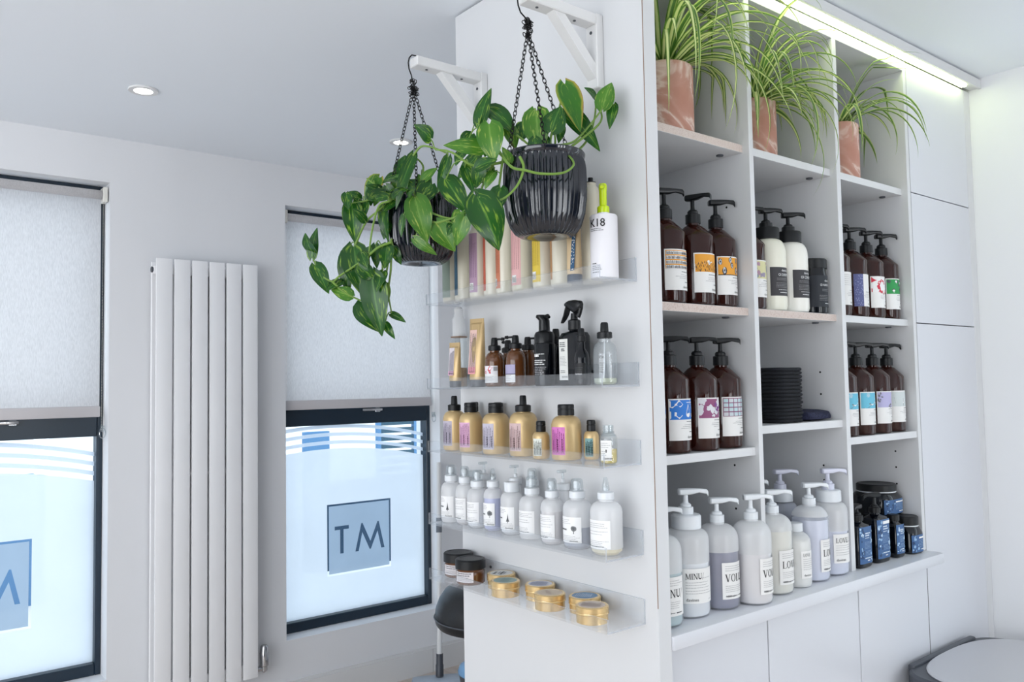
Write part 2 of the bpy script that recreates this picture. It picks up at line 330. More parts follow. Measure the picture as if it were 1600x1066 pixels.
for wi, (x0, x1) in enumerate(WINS):
    fr = MB(); yf, yb = 3.59, 3.65; w = .022
    fr.box(x0, x0+w, yf, yb, WB, WT, bev=.003); fr.box(x1-w, x1, yf, yb, WB, WT, bev=.003)
    fr.box(x0+w, x1-w, yf, yb, WB, WB+.044, bev=.003); fr.box(x0+w, x1-w, yf, yb, WT-.045, WT, bev=.003); fr.box(x0+w, x1-w, yf-.006, yb, 1.226, 1.335, bev=.003)
    fo = struct(fr.obj('window_%d' % (wi+1), FRAME))
    yg = 3.628
    simple('glass_pane', GLASSW, (x0+w, x1-w, yg, yg+.004, WB+.044, 1.226), (x0+w, x1-w, yg, yg+.004, 1.335, WT-.045), parent=fo)
    off = 0 if wi else -.02
    g = MB(); N = 28; xs = [x0+w+(x1-x0-2*w)*i/N for i in range(N+1)]
    bx0, bx1, bz0, bz1 = x0+.258+off, x0+.601+off, .513, .848
    flat_poly(g, [[(x, arc_z(x-x0)) for x in xs]+[(x1-w, WB+.044), (x0+w, WB+.044)], [(bx0, bz0), (bx1, bz0), (bx1, bz1), (bx0, bz1)]], yg-.002)
    fm = g.obj('frosted_film', FILM, fo); fm['label'] = 'pale blue frosted film below curved bands'
    g = MB()
    for k in range(3):
        zo = .021+k*.038
        for a, b in zip(xs, xs[1:]):
            n = g.add([(a, yg-.002, arc_z(a-x0)+zo), (b, yg-.002, arc_z(b-x0)+zo), (b, yg-.002, min(1.228, arc_z(b-x0)+zo+.017)), (a, yg-.002, min(1.228, arc_z(a-x0)+zo+.017))]); g.face([n, n+1, n+2, n+3], 0, False)
    g.obj('curved_film_bands', FILMB, fo)
    t = .009; tx, tz = x0+.297+off, .612; mx, mz = x0+.405+off, .611
    g = MB(); flat_poly(g, [[(bx0+t, bz0+t), (bx1-t, bz0+t), (bx1-t, bz1-t), (bx0+t, bz1-t)], [(tx+a, tz+b) for a, b in T_POLY], [(mx+a, mz+b) for a, b in M_POLY]], yg-.002)
    q = g.obj('monogram_square', FILMG, fo); q['label'] = 'grey frosted square with the letters TM left clear'
    hd = MB(); hx = x0+.47; hd.box(hx-.055, hx+.055, yf-.03, yf-.018, 1.285, 1.299, bev=.004, seg=2); hd.box(hx+.02, hx+.05, yf-.02, yf-.004, 1.28, 1.30, bev=.003)
    hd.obj('window_handle', CHROME, fo)
    # roller blind
    yb_ = 3.535; root = thing('roller_blind', ['grey fabric roller blind lowered over the window left of the radiator', 'grey fabric roller blind lowered over the window behind the hanging plants'][wi], 'blind', ((x0+x1)/2, yb_, 2.18), 0, 'roller blinds over the frosted windows')
    X0, X1 = x0+.02-(x0+x1)/2, x1-.022-(x0+x1)/2
    r = MB(); r.rings([[(X, .018*math.cos(a*PI/10), .018*math.sin(a*PI/10)) for a in range(20)] for X in (X0, X1)]); r.obj('roller_tube', BLIND, root)
    f = MB(); f.box(X0, X1, .0145, .0158, 1.345-2.18, .01); f.obj('fabric', BLIND, root)
    f = MB(); f.box(X0-.002, X1+.002, .006, .022, 1.303-2.18, 1.346-2.18, bev=.004, seg=2); f.obj('bottom_bar', BLINDB, root)
    for X in (X0-.018, X1): f = MB(); f.box(X, X+.017, -.022, .03, -.03, .03, bev=.003); f.obj('bracket', OPALB, root)
    ch = MB()
    for dx in (.004, .012):
        for k in range(150): ch.lathe([(0, -.0017), (.0017, 0), (0, .0017)], 5, X1+dx, -.004, -.03-k*.006)
    ch.obj('bead_chain', OPALB, root)
    hk = MB(); hk.tube([(X1+.008+.011*math.cos(a*PI/8), -.004, -.94+.02*math.sin(a*PI/8)) for a in range(16)], .0022, 6, closed=True); hk.box(X1+.003, X1+.014, -.006, .01, -.935, -.91); hk.obj('chain_holder', CLEAR, root)

# ------------------------------------------------------------------ what stands outside, seen through the clear bands and letters
struct(simple('ground', TILE, (-14, 22, YO+.01, 40, -.25, -.15)))
wht = P('pale_render', (236, 240, 245), .9); blu = P('blue_grey_paint', (74, 122, 166), .6); tea = P('teal_slats', (30, 72, 92), .6); dk = P('dark_blue_brick', (30, 62, 88), .8); dk2 = P('light_blue_stone', (120, 158, 190), .8)
bld = thing('building', 'pale rendered building across the street outside the windows', 'building', (4, 13.0, -.15))
simple('facade', wht, (-14, 14, 0, 3, 0, 7), parent=bld)
for k in range(9): simple('shop_window', blu, (-9+k*2.4, -8+k*2.4, -.05, 0, 1.0, 2.6), parent=bld)
gt = thing('slatted_fence', 'teal slatted fence panel outside the right window', 'fence', (4.75, 8.0, -.15)); b = MB()
for k in range(11): b.box(-.21, .21, -.02, .02, .45+.085*k, .45+.085*k+.055)
b.obj('slats', tea, gt); simple('fence_post', blu, (.21, .25, -.03, .03, 0, 1.5), (-.25, -.21, -.03, .03, 0, 1.5), parent=gt)
tag(simple('sign_board', blu, (3.66, 3.94, 8.0, 8.06, -.15, .95)), 'blue board standing outside the right window', 'board')
lw = thing('low_wall', 'dark blue low wall close outside the right window', 'wall', (3.2, 5.6, -.15)); simple('wall_body', dk, (-.6, .35, 0, .12, .22, .85), parent=lw); simple('plinth', wht, (-.6, .35, -.02, .14, 0, .22), parent=lw)
tag(simple('pavement_kerb', blu, (-1.5, 1.15, 7.0, 7.12, -.15, .80)), 'long blue barrier outside the left window', 'barrier')

struct(simple('shading_wall_outside', P('grey_blue_render', (132, 158, 186), .9), (2.64, 3.4, YO+.01, 4.2, -.15, 3.2)))  # added to shade the right of the window film; shows through the bands

# ------------------------------------------------------------------ radiator
rd = thing('radiator', 'tall white vertical radiator of six flat panels between the two windows', 'radiator', (1.143, 3.419, .2))
for k in range(6):
    x0 = .941+.0702*k-1.143; b = MB(); b.box(x0, x0+.0625, 0, .012, 0, 1.73, bev=.003, seg=2); b.obj('flat_panel', RADI, rd)
for z in (.04, 1.685):
    b = MB(); b.box(.934-1.143, 1.345-1.143, .014, .044, z-.018, z+.018, bev=.008, seg=2); b.obj('header_pipe', RADI, rd)
for k in range(6): b = MB(); x0 = .935+.0702*k-1.143; b.box(x0, x0+.06, .048, .058, 0, 1.72, bev=.003); b.obj('rear_panel', RADI, rd)
b = MB(); b.box(-.2, .2, .013, .016, .86, .872); b.obj('spacer_bar', RADI, rd)
b = MB()
for z in (.04, 1.685): b.rings([[(X, .029+.012*math.cos(a*PI/8), z+.012*math.sin(a*PI/8)) for a in range(16)] for X in (.929-1.143, .935-1.143)])
b.obj('blanking_plug', DGREY, rd)
for z in (.3, 1.5): b = MB(); b.box(-.03, .03, .058, .08, z, z+.05); b.obj('wall_bracket', RADI, rd)
vl = MB(); vx, vy = 1.392-1.143, .03
vl.lathe([(.010, .01), (.013, .012), (.013, .03), (.0185, .034), (.0195, .085), (.0175, .09), (.016, .112), (.012, .118), (0, .119)], 24, vx, vy, 0)
vl.tube([(vx, vy, .022), (vx-.05, vy, .022)], .010, 12); vl.tube([(vx, vy, .012), (vx, .08, .012)], .009, 12)
vl.obj('thermostatic_valve', CHROME, rd)

# ------------------------------------------------------------------ ceiling downlights
for nm, x, y in (('round recessed ceiling downlight above the left window', .745, 2.87), ('round recessed ceiling downlight behind the left hanging plant', 1.745, 2.88)):
    d = thing('downlight', nm, 'ceiling light', (x, y, ZC-.006), 0, 'recessed downlights')
    b = MB(); b.lathe([(.030, 0), (.046, 0), (.047, .003), (.046, .006), (.030, .006), (.030, 0)], 36); b.obj('trim_ring', WPAINT, d)
    b = MB(); b.lathe([(0, .002), (.030, .002), (.030, .004), (0, .004)], 30); b.obj('diffuser', LAMPM, d)

# ------------------------------------------------------------------ joinery: shelving unit, cupboard, base cabinets, ledge, light pelmet
YD = 1.174
su = thing('shelving_unit', 'white open shelving unit with nine compartments, its end panel facing the windows', 'shelving', (1.263, YD, 0))
O = lambda x, y, z=0: (x-1.263, y-YD, z)
def upart(name, mat, *bx, **k):
    b = MB()
    for q in bx: b.box(q[0]-1.263, q[1]-1.263, q[2]-YD, q[3]-YD, q[4], q[5], bev=k.get('bev', .0008), face_mi=k.get('fm'))
    return b.obj(name, mat, su)
ep = upart('end_panel', LAM, (1.263, 1.301, 1.125, 1.796, 0, 2.399))
b = MB(); b.box(-.0006, .0008, 1.1248-YD, 1.126-YD, .95, 2.39); b.obj('edge_tape', BROWN, ep)['label'] = 'thin brown edge line'
upart('back_panel', LAM, (1.301, 2.504, 1.55, 1.568, 0, 2.366)); upart('rear_cladding', LAM, (1.301, 2.504, 1.778, 1.796, 0, 2.399))
upart('top_panel', LAM, (1.301, 2.504, YD, 1.55, 2.336, 2.366))
DIV = [(1.688, 1.705), (2.084, 2.104), (2.486, 2.504)]
holes = [[(1.245, .985), (1.245, 1.09), (1.245, 1.195), (1.245, 1.83)], [(1.245, 1.165), (1.245, 1.42), (1.245, 1.36), (1.245, 1.125), (1.25, 1.06)], [(1.245, 1.13), (1.245, 1.08), (1.245, 1.178)]]
for (a, c), hh in zip(DIV, holes):
    b = MB(); b.box(a-1.263, c-1.263, 0, 1.55-YD, .8893, 2.336, bev=.0008)
    for y, z in hh: b.rings([[(X, y-YD+.0028*math.cos(q*PI/6), z+.0028*math.sin(q*PI/6)) for q in range(12)] for X in (a-1.263-.0004, a-1.263+.001)], 1)
    b.obj('divider', [LAM, HOLE], su)
BAYX = [(1.301, 1.688), (1.705, 2.084), (2.104, 2.486)]
LOWZ = [1.222, 1.271, 1.222]
for bi, (a, c) in enumerate(BAYX):
    for si, (z, y0) in enumerate(((1.955, 1.193), (1.556, 1.191), (LOWZ[bi], 1.184 if bi < 2 else 1.178))):
        chip = (bi, si) in ((0, 0), (0, 1), (1, 1))
        b = MB(); b.box(a-1.263, c-1.263, y0-YD, 1.55-YD, z, z+.0195, bev=.0006, face_mi={(0, -1, 0): 1})
        sh = b.obj('shelf', [LAM, CHIP if chip else LAM], su)
        if chip: sh['label'] = 'shelf with bare chipboard front edge'
        b = MB(); b.lathe([(.009, 0), (.009, -.003), (.007, -.004), (0, -.004)], 14, c-.03-1.263, y0+.045-YD, z); b.obj('shelf_support', DGREY, sh)
        if (bi, si) == (2, 1) or (bi, si) == (2, 2): b = MB(); b.lathe([(.009, 0), (.009, -.003), (.007, -.004), (0, -.004)], 14, a+.03-1.263, y0+.045-YD, z); b.obj('shelf_support', DGREY, sh)
# tall cupboard at the right
tc = thing('cupboard', 'tall white cupboard with three flush doors beside the right wall', 'cupboard', (2.73, YD, 0))
q = MB()
q.box(2.504-2.73, 2.507-2.73, .001, 1.55-YD, .001, 2.366, 1); q.box(2.911-2.73, XW-2.73-.001, 0, 1.55-YD, 0, 2.366, 0, .001); q.box(2.507-2.73, 2.911-2.73, .018, 1.55-YD, 0, 2.366, 1)
q.box(2.505-2.73, XW-2.73-.001, 1.778-YD, 1.796-YD, 0, 2.399, 0); q.obj('carcass', [LAM, SEAM], tc)
for z0, z1 in ((.02, 1.5635), (1.5665, 1.9625), (1.9655, 2.362)):
    b = MB(); b.box(2.5075-2.73, 2.9095-2.73, 0, .018, z0, z1+(.003 if z1 > 2.3 else 0), bev=.001); b.obj('door', LAMD, tc)
# base cabinets below the ledge
for (a, c), nm in zip(((1.302, 1.698), (1.700, 2.110), (2.112, 2.5035)), ('white base cabinet under the leftmost bay of large frosted pump bottles', 'white base cabinet under the middle bay, below the lilac bottles', 'white base cabinet under the bay of navy bottles and jars')):
    bc = thing('base_cabinet', nm, 'cabinet', ((a+c)/2, YD, 0), 0, 'base cabinets below the ledge'); h = (c-a)/2
    b = MB(); b.box(-h, h, .02, 1.55-YD-.002, 0, .858); b.obj('carcass', LAM, bc)
    b = MB(); b.box(-h+.001, h-.001, 0, .018, .02, .857, bev=.001); b.obj('door', LAMD, bc)
lg = MB(); lg.box(1.3015, 2.500, 1.120, 1.548, .8595, .8891, bev=.003, seg=2)
tag(lg.obj('counter_ledge', LAMD), 'long white ledge in front of the bays, carrying the large pump bottles', 'worktop')
pm = thing('light_pelmet', 'white pelmet box along the top of the shelving with a glowing strip', 'light', (2.1, 1.15, 2.368))
b = MB(); b.box(1.302-2.1, XW-2.1-.001, 1.134-1.15, 1.1725-1.15, .004, .030, bev=.0008); b.box(1.302-2.1, XW-2.1-.001, 1.134-1.15, 1.142-1.15, 0, .004); b.obj('pelmet_board', LAM, pm)
b = MB(); b.box(1.31-2.1, 2.88-2.1, 1.150-1.15, 1.168-1.15, -.003, .0035, bev=.001); b.obj('led_strip', LEDM, pm)['label'] = 'glowing warm white strip'

# ------------------------------------------------------------------ clear acrylic ledges on the end panel
AZ = [1.608, 1.392, 1.233, 1.051, .913]
for z, nm in zip(AZ, ('topmost clear acrylic ledge, with cream and striped cans', 'clear acrylic ledge with black spray bottle and amber droppers', 'clear acrylic ledge carrying the gold bottles', 'clear acrylic ledge carrying the small frosted bottles', 'lowest clear acrylic ledge, with jars and gold tins')):
    s_ = thing('acrylic_shelf', nm, 'shelf', (1.263, 1.52, z), 0, 'clear acrylic ledges on the end panel')
    prof = [(-.0005, 0), (-.0005, .050), (-.0045, .050), (-.0045, .004), (-.1055, .004), (-.1055, .028), (-.1095, .028), (-.1095, 0)]
    y0, y1 = 1.159-1.52, 1.789-1.52
    b = MB(); ra = b.add([(x, y0, h) for x, h in prof]); rb = b.add([(x, y1, h) for x, h in prof])
    for i in range(8):
        j = (i+1) % 8; b.face([ra+i, ra+j, rb+j, rb+i], 1 if i in (1, 5) else 0, False)
    for base in (ra, rb):
        for qd in ((0, 1, 2, 3), (0, 3, 4, 7), (4, 5, 6, 7)): b.face([base+k for k in (qd if base == rb else qd[::-1])], 1, False)
    b.obj('tray', [ACRYL, ACEDGE], s_, sharp=None)
    for yy in (y0+.13, y0+.51):
        b = MB(); b.rings([[(X, yy+.0035*math.cos(q*PI/6), .034+.0035*math.sin(q*PI/6)) for q in range(12)] for X in (-.0045, -.0065)]); b.obj('screw', DGREY, s_)
# ------------------------------------------------------------------ printed labels
_TX = {}
def text_tris(s):
    if s not in _TX:
        cu = bpy.data.curves.new('lettering', 'FONT'); cu.body = s; cu.size = 1.0; cu.resolution_u = 2
        o = bpy.data.objects.new('lettering', cu); me = bpy.data.meshes.new_from_object(o)
        me.calc_loop_triangles(); _TX[s] = ([(v.co.x, v.co.y) for v in me.vertices], [tuple(t.vertices) for t in me.loop_triangles])
        bpy.data.objects.remove(o); bpy.data.curves.remove(cu); bpy.data.meshes.remove(me)
    return _TX[s]
def stroke(a, b, w): 
    (x0, y0), (x1, y1) = a, b
    return [(x0-w/2, y0), (x0+w/2, y0), (x1+w/2, y1), (x1-w/2, y1)]
def bar(x0, y0, x1, y1): return [(x0, y0), (x1, y0), (x1, y1), (x0, y1)]
def serif_glyph(c):
    s = .05; sf = lambda x, y, w=.26: bar(x-w/2, y-(0 if y < .5 else s), x+w/2, y+(s if y < .5 else 0))
    if c == 'M': return .95, [stroke((.12, 0), (.14, 1), .06), stroke((.14, 1), (.46, .05), .13), stroke((.46, .05), (.78, 1), .06), stroke((.80, 0), (.78, 1), .13), sf(.12, 0), sf(.80, 0), sf(.1, 1, .2), sf(.82, 1, .2)]
    if c == 'I': return .36, [stroke((.18, 0), (.18, 1), .13), sf(.18, 0), sf(.18, 1)]
    if c == 'N': return .84, [stroke((.14, 0), (.14, 1), .06), stroke((.14, 1), (.68, 0), .14), stroke((.68, 0), (.68, 1), .06), sf(.14, 0), sf(.68, 1), sf(.1, 1, .18)]
    if c == 'U': return .82, [stroke((.17, .2), (.17, 1), .13), stroke((.66, .2), (.66, 1), .06), [(.105, .22), (.235, .22), (.42, .06), (.63, .22), (.69, .22), (.5, 0), (.3, 0)], sf(.17, 1), sf(.66, 1)]
    if c == 'V': return .80, [stroke((.12, 1), (.40, 0), .14), stroke((.40, 0), (.66, 1), .06), sf(.12, 1), sf(.66, 1)]
    if c == 'L': return .66, [stroke((.18, 0), (.18, 1), .13), sf(.18, 1), bar(.06, 0, .6, s), stroke((.57, 0), (.6, .25), .05)]
    if c == 'E': return .68, [stroke((.18, 0), (.18, 1), .13), bar(.06, 0, .6, s), bar(.06, 1-s, .56, 1), bar(.2, .48, .45, .53), stroke((.57, 0), (.6, .24), .05), stroke((.53, .78), (.53, 1), .05), stroke((.44, .4), (.44, .62), .05)]
    if c == 'O':
        o = []
        for k in range(16):
            a, b = 2*PI*k/16, 2*PI*(k+1)/16
            o.append([(.42+.36*math.cos(a), .5+.52*math.sin(a)), (.42+.36*math.cos(b), .5+.52*math.sin(b)), (.42+.24*math.cos(b), .5+.46*math.sin(b)), (.42+.24*math.cos(a), .5+.46*math.sin(a))])
        return .86, o
    if c == '/': return .4, [stroke((.05, -.1), (.32, 1.05), .05)]
    return .3, []
class Label:
    """paper with inked shapes, in metres from its lower left corner"""
    def __init__(s, w, h, paper=PAPER, seed=0):
        s.w, s.h = w, h; s.el = []; s.mats = []; s.rnd = random.Random(seed)
        if paper: s.rect(0, 0, 1, 1, paper, 0)
    def mi(s, mt):
        if mt not in s.mats: s.mats.append(mt)
        return s.mats.index(mt)
    def rect(s, x0, y0, x1, y1, mt, lay=1): s.el.append(('r', (x0*s.w, y0*s.h, x1*s.w, y1*s.h), s.mi(mt), lay)); return s
    def poly(s, pts, mt, lay=2): s.el.append(('p', [(min(.99, max(.01, x))*s.w, min(.99, max(.01, y))*s.h) for x, y in pts], s.mi(mt), lay)); return s
    def blob(s, cx, cy, r, mt, lay=2, n=10, jag=.25, asp=1.0):
        return s.poly([(cx+r*s.h/s.w*asp*(1+s.rnd.uniform(-jag, jag))*math.cos(2*PI*k/n), cy+r*(1+s.rnd.uniform(-jag, jag))*math.sin(2*PI*k/n)) for k in range(n)], mt, lay)
    def text(s, t, x, y, size, mt=INK, lay=3, wide=1.0):
        v, f = text_tris(t); s.el.append(('t', ([(x*s.w+a*size*wide, y*s.h+b*size) for a, b in v], f), s.mi(mt), lay)); return s
    def serif(s, t, x, y, size, mt=INK, lay=3):
        px = x*s.w
        for c in t:
            ad, polys = serif_glyph(c)
            for q in polys: s.el.append(('p', [(px+a*size, y*s.h+b*size) for a, b in q], s.mi(mt), lay))
            px += ad*size
        return s
    def lines(s, x0, x1, y0, n, dy, mt=INKG, th=.0008, lay=2, right=False):
        """rows of print too small to read"""
        for k in range(n):
            e = s.rnd.uniform(.7, 1.0); a, b = (x1-(x1-x0)*e, x1) if right else (x0, x0+(x1-x0)*e); x = a; y = y0-k*dy
            while x < b:
                wd = s.rnd.uniform(.002, .006)/s.w; s.rect(x, y, min(x+wd, b), y+th/s.h, mt, lay); x += wd+.0009/s.w
        return s
    def vlines(s, x0, x1, y0, y1, n, mt, th=.0009, lay=2):
        """columns of print running up the label"""
        for k in range(n):
            x = x0+(x1-x0)*k/max(1, n-1); y = y0; e = y0+(y1-y0)*s.rnd.uniform(.75, 1)
            while y < e:
                ht = s.rnd.uniform(.002, .006)/s.h; s.rect(x, y, x+th/s.w, min(y+ht, e), mt, lay); y += ht+.0009/s.h
        return s
    def build(s, name, surf, parent, step=.005):
        mb = MB(); cx, cy = s.w/2, 0
        for kind, d, mi, lay in s.el:
            off = .0005+.00028*lay; pt = lambda x, y: surf(x-cx, y-cy, off)
            if kind == 'r':
                x0, y0, x1, y1 = d; n = max(1, int(math.ceil((x1-x0)/step))); ny = 1
                lo = mb.add([pt(x0+(x1-x0)*i/n, y0) for i in range(n+1)]); hi = mb.add([pt(x0+(x1-x0)*i/n, y1) for i in range(n+1)])
                for i in range(n): mb.face([lo+i, lo+i+1, hi+i+1, hi+i], mi)
            elif kind == 'p':
                n = len(d); k = mb.add([pt(*q) for q in d])
                if n <= 4: mb.face([k+i for i in range(n)], mi, False)
                else:
                    c = mb.add([pt(sum(q[0] for q in d)/n, sum(q[1] for q in d)/n)])
                    for i in range(n): mb.face([k+i, k+(i+1) % n, c], mi, False)
            else:
                v, f = d; k = mb.add([pt(*q) for q in v])
                for t in f: mb.face([k+i for i in t], mi, False)
        return mb.obj(name, s.mats, parent, sharp=None)
D = math.radians
def cyl(r, az, z0, cx=0, cy=0):
    a0 = D(az); return lambda u, v, o: (cx+(r+o)*math.cos(a0+u/r), cy+(r+o)*math.sin(a0+u/r), z0+v)
def plane(az, dist, z0, lean=0.0, du=0.0):
    n = Vector((math.cos(D(az)), math.sin(D(az)), 0)); t = Vector((-n.y, n.x, 0))
    def f(u, v, o): p = n*(dist+o-lean*v)+t*(u+du); return (p.x, p.y, z0+v)
    return f
def oval(w, d, e, z0):
    def f(u, v, o): x = max(-w/2*.999, min(w/2*.999, u)); return (x, -(d/2)*(1-abs(2*x/w)**e)**(1/e)-o, z0+v)
    return f
def disc(z, rot=0.0):
    c, s_ = math.cos(rot), math.sin(rot); return lambda u, v, o: (u*c-(v-.028)*s_, u*s_+(v-.028)*c, z+o)
MARK = 'davines'
WHT = ink(240, 240, 240); MID = ink(90, 92, 96)

# ------------------------------------------------------------------ bottle builders
def pump(root, z, mat, az, neck=.0175, stem=.005, collar_h=.034, stem_h=.02, head_w=.018, spout=.05, ribs=True, back=.016, drop=.004, stem_mat=None):
    """screw collar, stem and spouted head; z is where the collar starts"""
    b = MB(); n = 48 if ribs else 32
    b.lathe([(neck*.62, -.008), (neck*.8, -.004), (neck*.8, 0), (neck, .0005), (neck, collar_h*.66), (neck*.93, collar_h*.68), (neck*.72, collar_h*.72), (neck*.72, collar_h*.88), (neck*.55, collar_h), (0, collar_h)], n, 0, 0, z, flute=(n/2, .018, .0, collar_h*.66) if ribs else None)
    b.obj('collar', BLACKM if mat == BLACK else mat, root)
    b = MB(); b.lathe([(stem*1.3, 0), (stem, stem_h*.3), (stem, stem_h+.004)], 16, 0, 0, z+collar_h-.001); b.obj('pump_stem', stem_mat or mat, root)
    zh = z+collar_h+stem_h; c, s_ = math.cos(D(az)), math.sin(D(az)); b = MB(); rr = []
    secs = [(-back, .010, .0005, .013), (-back*.8, .013, 0, .0145), (0, head_w/2+.001, 0, .0145), (back*.8, .010, .001, .0145), (spout*.6, .0062, .005, .014), (spout*.93, .0048, .0055-drop, .0125), (spout, .0042, .002-drop*1.6, .0085)]
    for x, hw, zb, zt in secs:
        ring = []
        for k in range(12):
            a = 2*PI*k/12; y = hw*math.copysign(abs(math.cos(a))**.6, math.cos(a)); zz = (zb+zt)/2+(zt-zb)/2*math.copysign(abs(math.sin(a))**.6, math.sin(a))
            ring.append((x*c-y*s_, x*s_+y*c, zh+zz))
        rr.append(ring)
    b.rings(rr); b.obj('pump_head', mat, root)
def nt_label(art, seed):
    L = Label(.080, .092, seed=seed); W, K = ink(238, 238, 238), ink(44, 44, 50); R = L.rnd
    if art in ('rows', 'wave', 'blobs'):
        O_ = ink(232, 160, 48); L.rect(.03, .52, .98, .97, O_)
        if art == 'rows':
            for r in range(4):
                y = .9-.115*r; L.rect(.05, y-.035, .96, y+.05, W, 2)
                for k in range(34): L.rect(.06+.026*k, y-.03, .06+.026*k+(.016 if R.random() > .6 else .009), y+.02+R.random()*.028, K, 3)
        elif art == 'wave':
            L.poly([(.03, .5), (.98, .5), (.98, .8), (.8, .72), (.6, .78), (.45, .82), (.3, .72), (.15, .76), (.03, .7)], W, 2)
            for k in range(120):
                x, y = R.uniform(.05, .93), R.uniform(.51, .74); a = R.uniform(-.6, .6); L.poly([(x, y), (x+.008, y), (x+.008+.02*a, y+.05), (x+.02*a, y+.05)], K, 3)
        else:
            for cx, cy, r in ((.1, .86, .08), (.42, .9, .07), (.48, .76, .07), (.7, .9, .06), (.22, .63, .09), (.88, .62, .07), (.68, .62, .08), (.93, .85, .05)):
                L.blob(cx, cy, r*1.15, K, 2, 9, .3, .55); L.blob(cx, cy, r*.9, ink(190, 196, 206), 3, 9, .3, .5); L.blob(cx, cy, r*.4, K, 4, 6, .4, .5)
        L.rect(.03, .505, .98, .525, K, 3) if art == 'blobs' else None
    elif art == 'pale':
        L.rect(.03, .5, .98, .97, ink(214, 210, 160)); 
        for k in range(14): L.blob(R.uniform(.1, .9), R.uniform(.55, .92), R.uniform(.03, .08), ink(R.choice((120, 150, 176)), 140, 160), 2, 8, .4)
    elif art == 'plain': L.lines(.25, .9, .9, 6, .06)
    elif art == 'navy':
        L.rect(.0, .0, .36, 1, ink(86, 92, 140))
        for k in range(60): L.blob(R.uniform(.02, .34), R.uniform(.03, .97), .014, ink(150, 156, 196), 2, 5, .4)
    elif art == 'red':
        L.rect(.03, .5, .98, .97, W); Rd = ink(206, 40, 66)
        for k in range(9):
            a = k*.75; x0, y0, r = .5, .73, .09+.05*k/2
            L.poly([(x0+.9*r*math.cos(a), y0+.9*r*math.sin(a)), (x0+1.5*r*math.cos(a+.3), y0+1.3*r*math.sin(a+.3)), (x0+1.5*r*math.cos(a+.8), y0+1.3*r*math.sin(a+.8)), (x0+.9*r*math.cos(a+1.0), y0+.9*r*math.sin(a+1.0))], Rd, 2)
        L.poly([(.03, .97), (.45, .97), (.2, .86), (.03, .8)], Rd, 3); L.poly([(.98, .97), (.98, .7), (.8, .82), (.7, .97)], Rd, 3); L.poly([(.03, .5), (.03, .62), (.3, .5)], Rd, 3); L.poly([(.98, .5), (.98, .6), (.7, .5)], Rd, 3)
    elif art == 'green':
        L.rect(.03, .5, .98, .97, ink(36, 150, 76))
        for cx, cy in ((.12, .9), (.5, .9), (.62, .8), (.85, .92), (.3, .62), (.7, .64), (.9, .7)): L.blob(cx, cy, .055, ink(70, 84, 84), 2, 9, .4, 1.2)
        for cx, cy in ((.42, .9), (.3, .6), (.68, .86)): L.blob(cx, cy, .035, W, 3, 8, .2, 1.3); L.rect(cx-.008, cy-.07, cx+.008, cy, W, 3)
    elif art in ('blue', 'scales'):
        L.rect(.03, .5, .98, .97, ink(28, 116, 204))
        for pts in ([(.03, .95), (.3, .97), (.42, .86), (.34, .8), (.1, .78), (.03, .8)], [(.03, .7), (.2, .68), (.4, .6), (.3, .52), (.03, .52)]): L.poly(pts, W, 2)
        for cx in (.62, .88):
            L.poly([(cx, .88), (cx-.1, .62), (cx+.1, .62)], W, 2); L.poly([(cx, .82), (cx-.065, .66), (cx+.065, .66)], ink(28, 116, 204), 3); L.blob(cx, .6, .05, W, 2, 9, .1, 1.4)
        L.rect(.55, .9, .98, .915, W, 2); L.rect(.74, .84, .76, .97, W, 2)
    elif art == 'purple':
        L.rect(.03, .5, .98, .97, ink(142, 74, 116))
        for k in range(26): L.blob(R.uniform(.05, .95), R.uniform(.53, .95), R.uniform(.03, .085), ink(216, 216, 222), 2, 9, .45)
        for k in range(5): L.blob(R.uniform(.5, .9), R.uniform(.6, .85), .05, ink(126, 60, 134), 3, 8, .5)
    elif art == 'grid':
        L.rect(.03, .5, .98, .97, ink(132, 66, 104))
        for i in range(6):
            for j in range(4): L.rect(.05+.158*i, .515+.115*j, .05+.158*i+.135, .515+.115*j+.092, ink(206-8*(i+j) % 30, 208, 214), 2)
    elif art in ('cyan', 'lilac', 'photo'):
        L.rect(.03, .5, .98, .97, {'cyan': ink(104, 190, 216), 'lilac': ink(182, 178, 216), 'photo': ink(206, 214, 214)}[art])
        if art == 'cyan':
            for r, cx, cy in ((.12, .8, .75), (.05, .3, .9)):
                for k in range(9): a = k*.7; L.poly([(cx, cy), (cx+r*1.5*math.cos(a), cy+r*1.5*math.sin(a)), (cx+r*1.3*math.cos(a+.25), cy+r*1.3*math.sin(a+.25))], W, 2)
            L.poly([(.1, .5), (.35, .66), (.75, .72), (.6, .62), (.3, .52)], ink(120, 132, 140), 3); L.poly([(.14, .5), (.4, .62), (.7, .69), (.5, .6)], W, 4)
        elif art == 'lilac':
            for cx, cy in ((.12, .88), (.88, .88), (.1, .7), (.9, .72), (.55, .54)):
                for k in range(5): L.blob(cx+R.uniform(-.08, .08), cy+R.uniform(-.06, .06), .03, ink(112, 112, 122), 2, 6, .5)
        else: L.poly([(.1, .8), (.5, .76), (.95, .7), (.9, .56), (.5, .52), (.15, .6)], ink(150, 158, 160), 2); L.poly([(.2, .74), (.6, .72), (.9, .66), (.5, .6)], W, 3)
    L.lines(.42, .93, .44, 1, .05, MID, .0014, right=True); L.lines(.3, .93, .37, 3, .042, right=True); L.lines(.6, .93, .19, 1, .05, MID, .0018, right=True)
    L.text(MARK, .56, .05, .0082, INK); return L
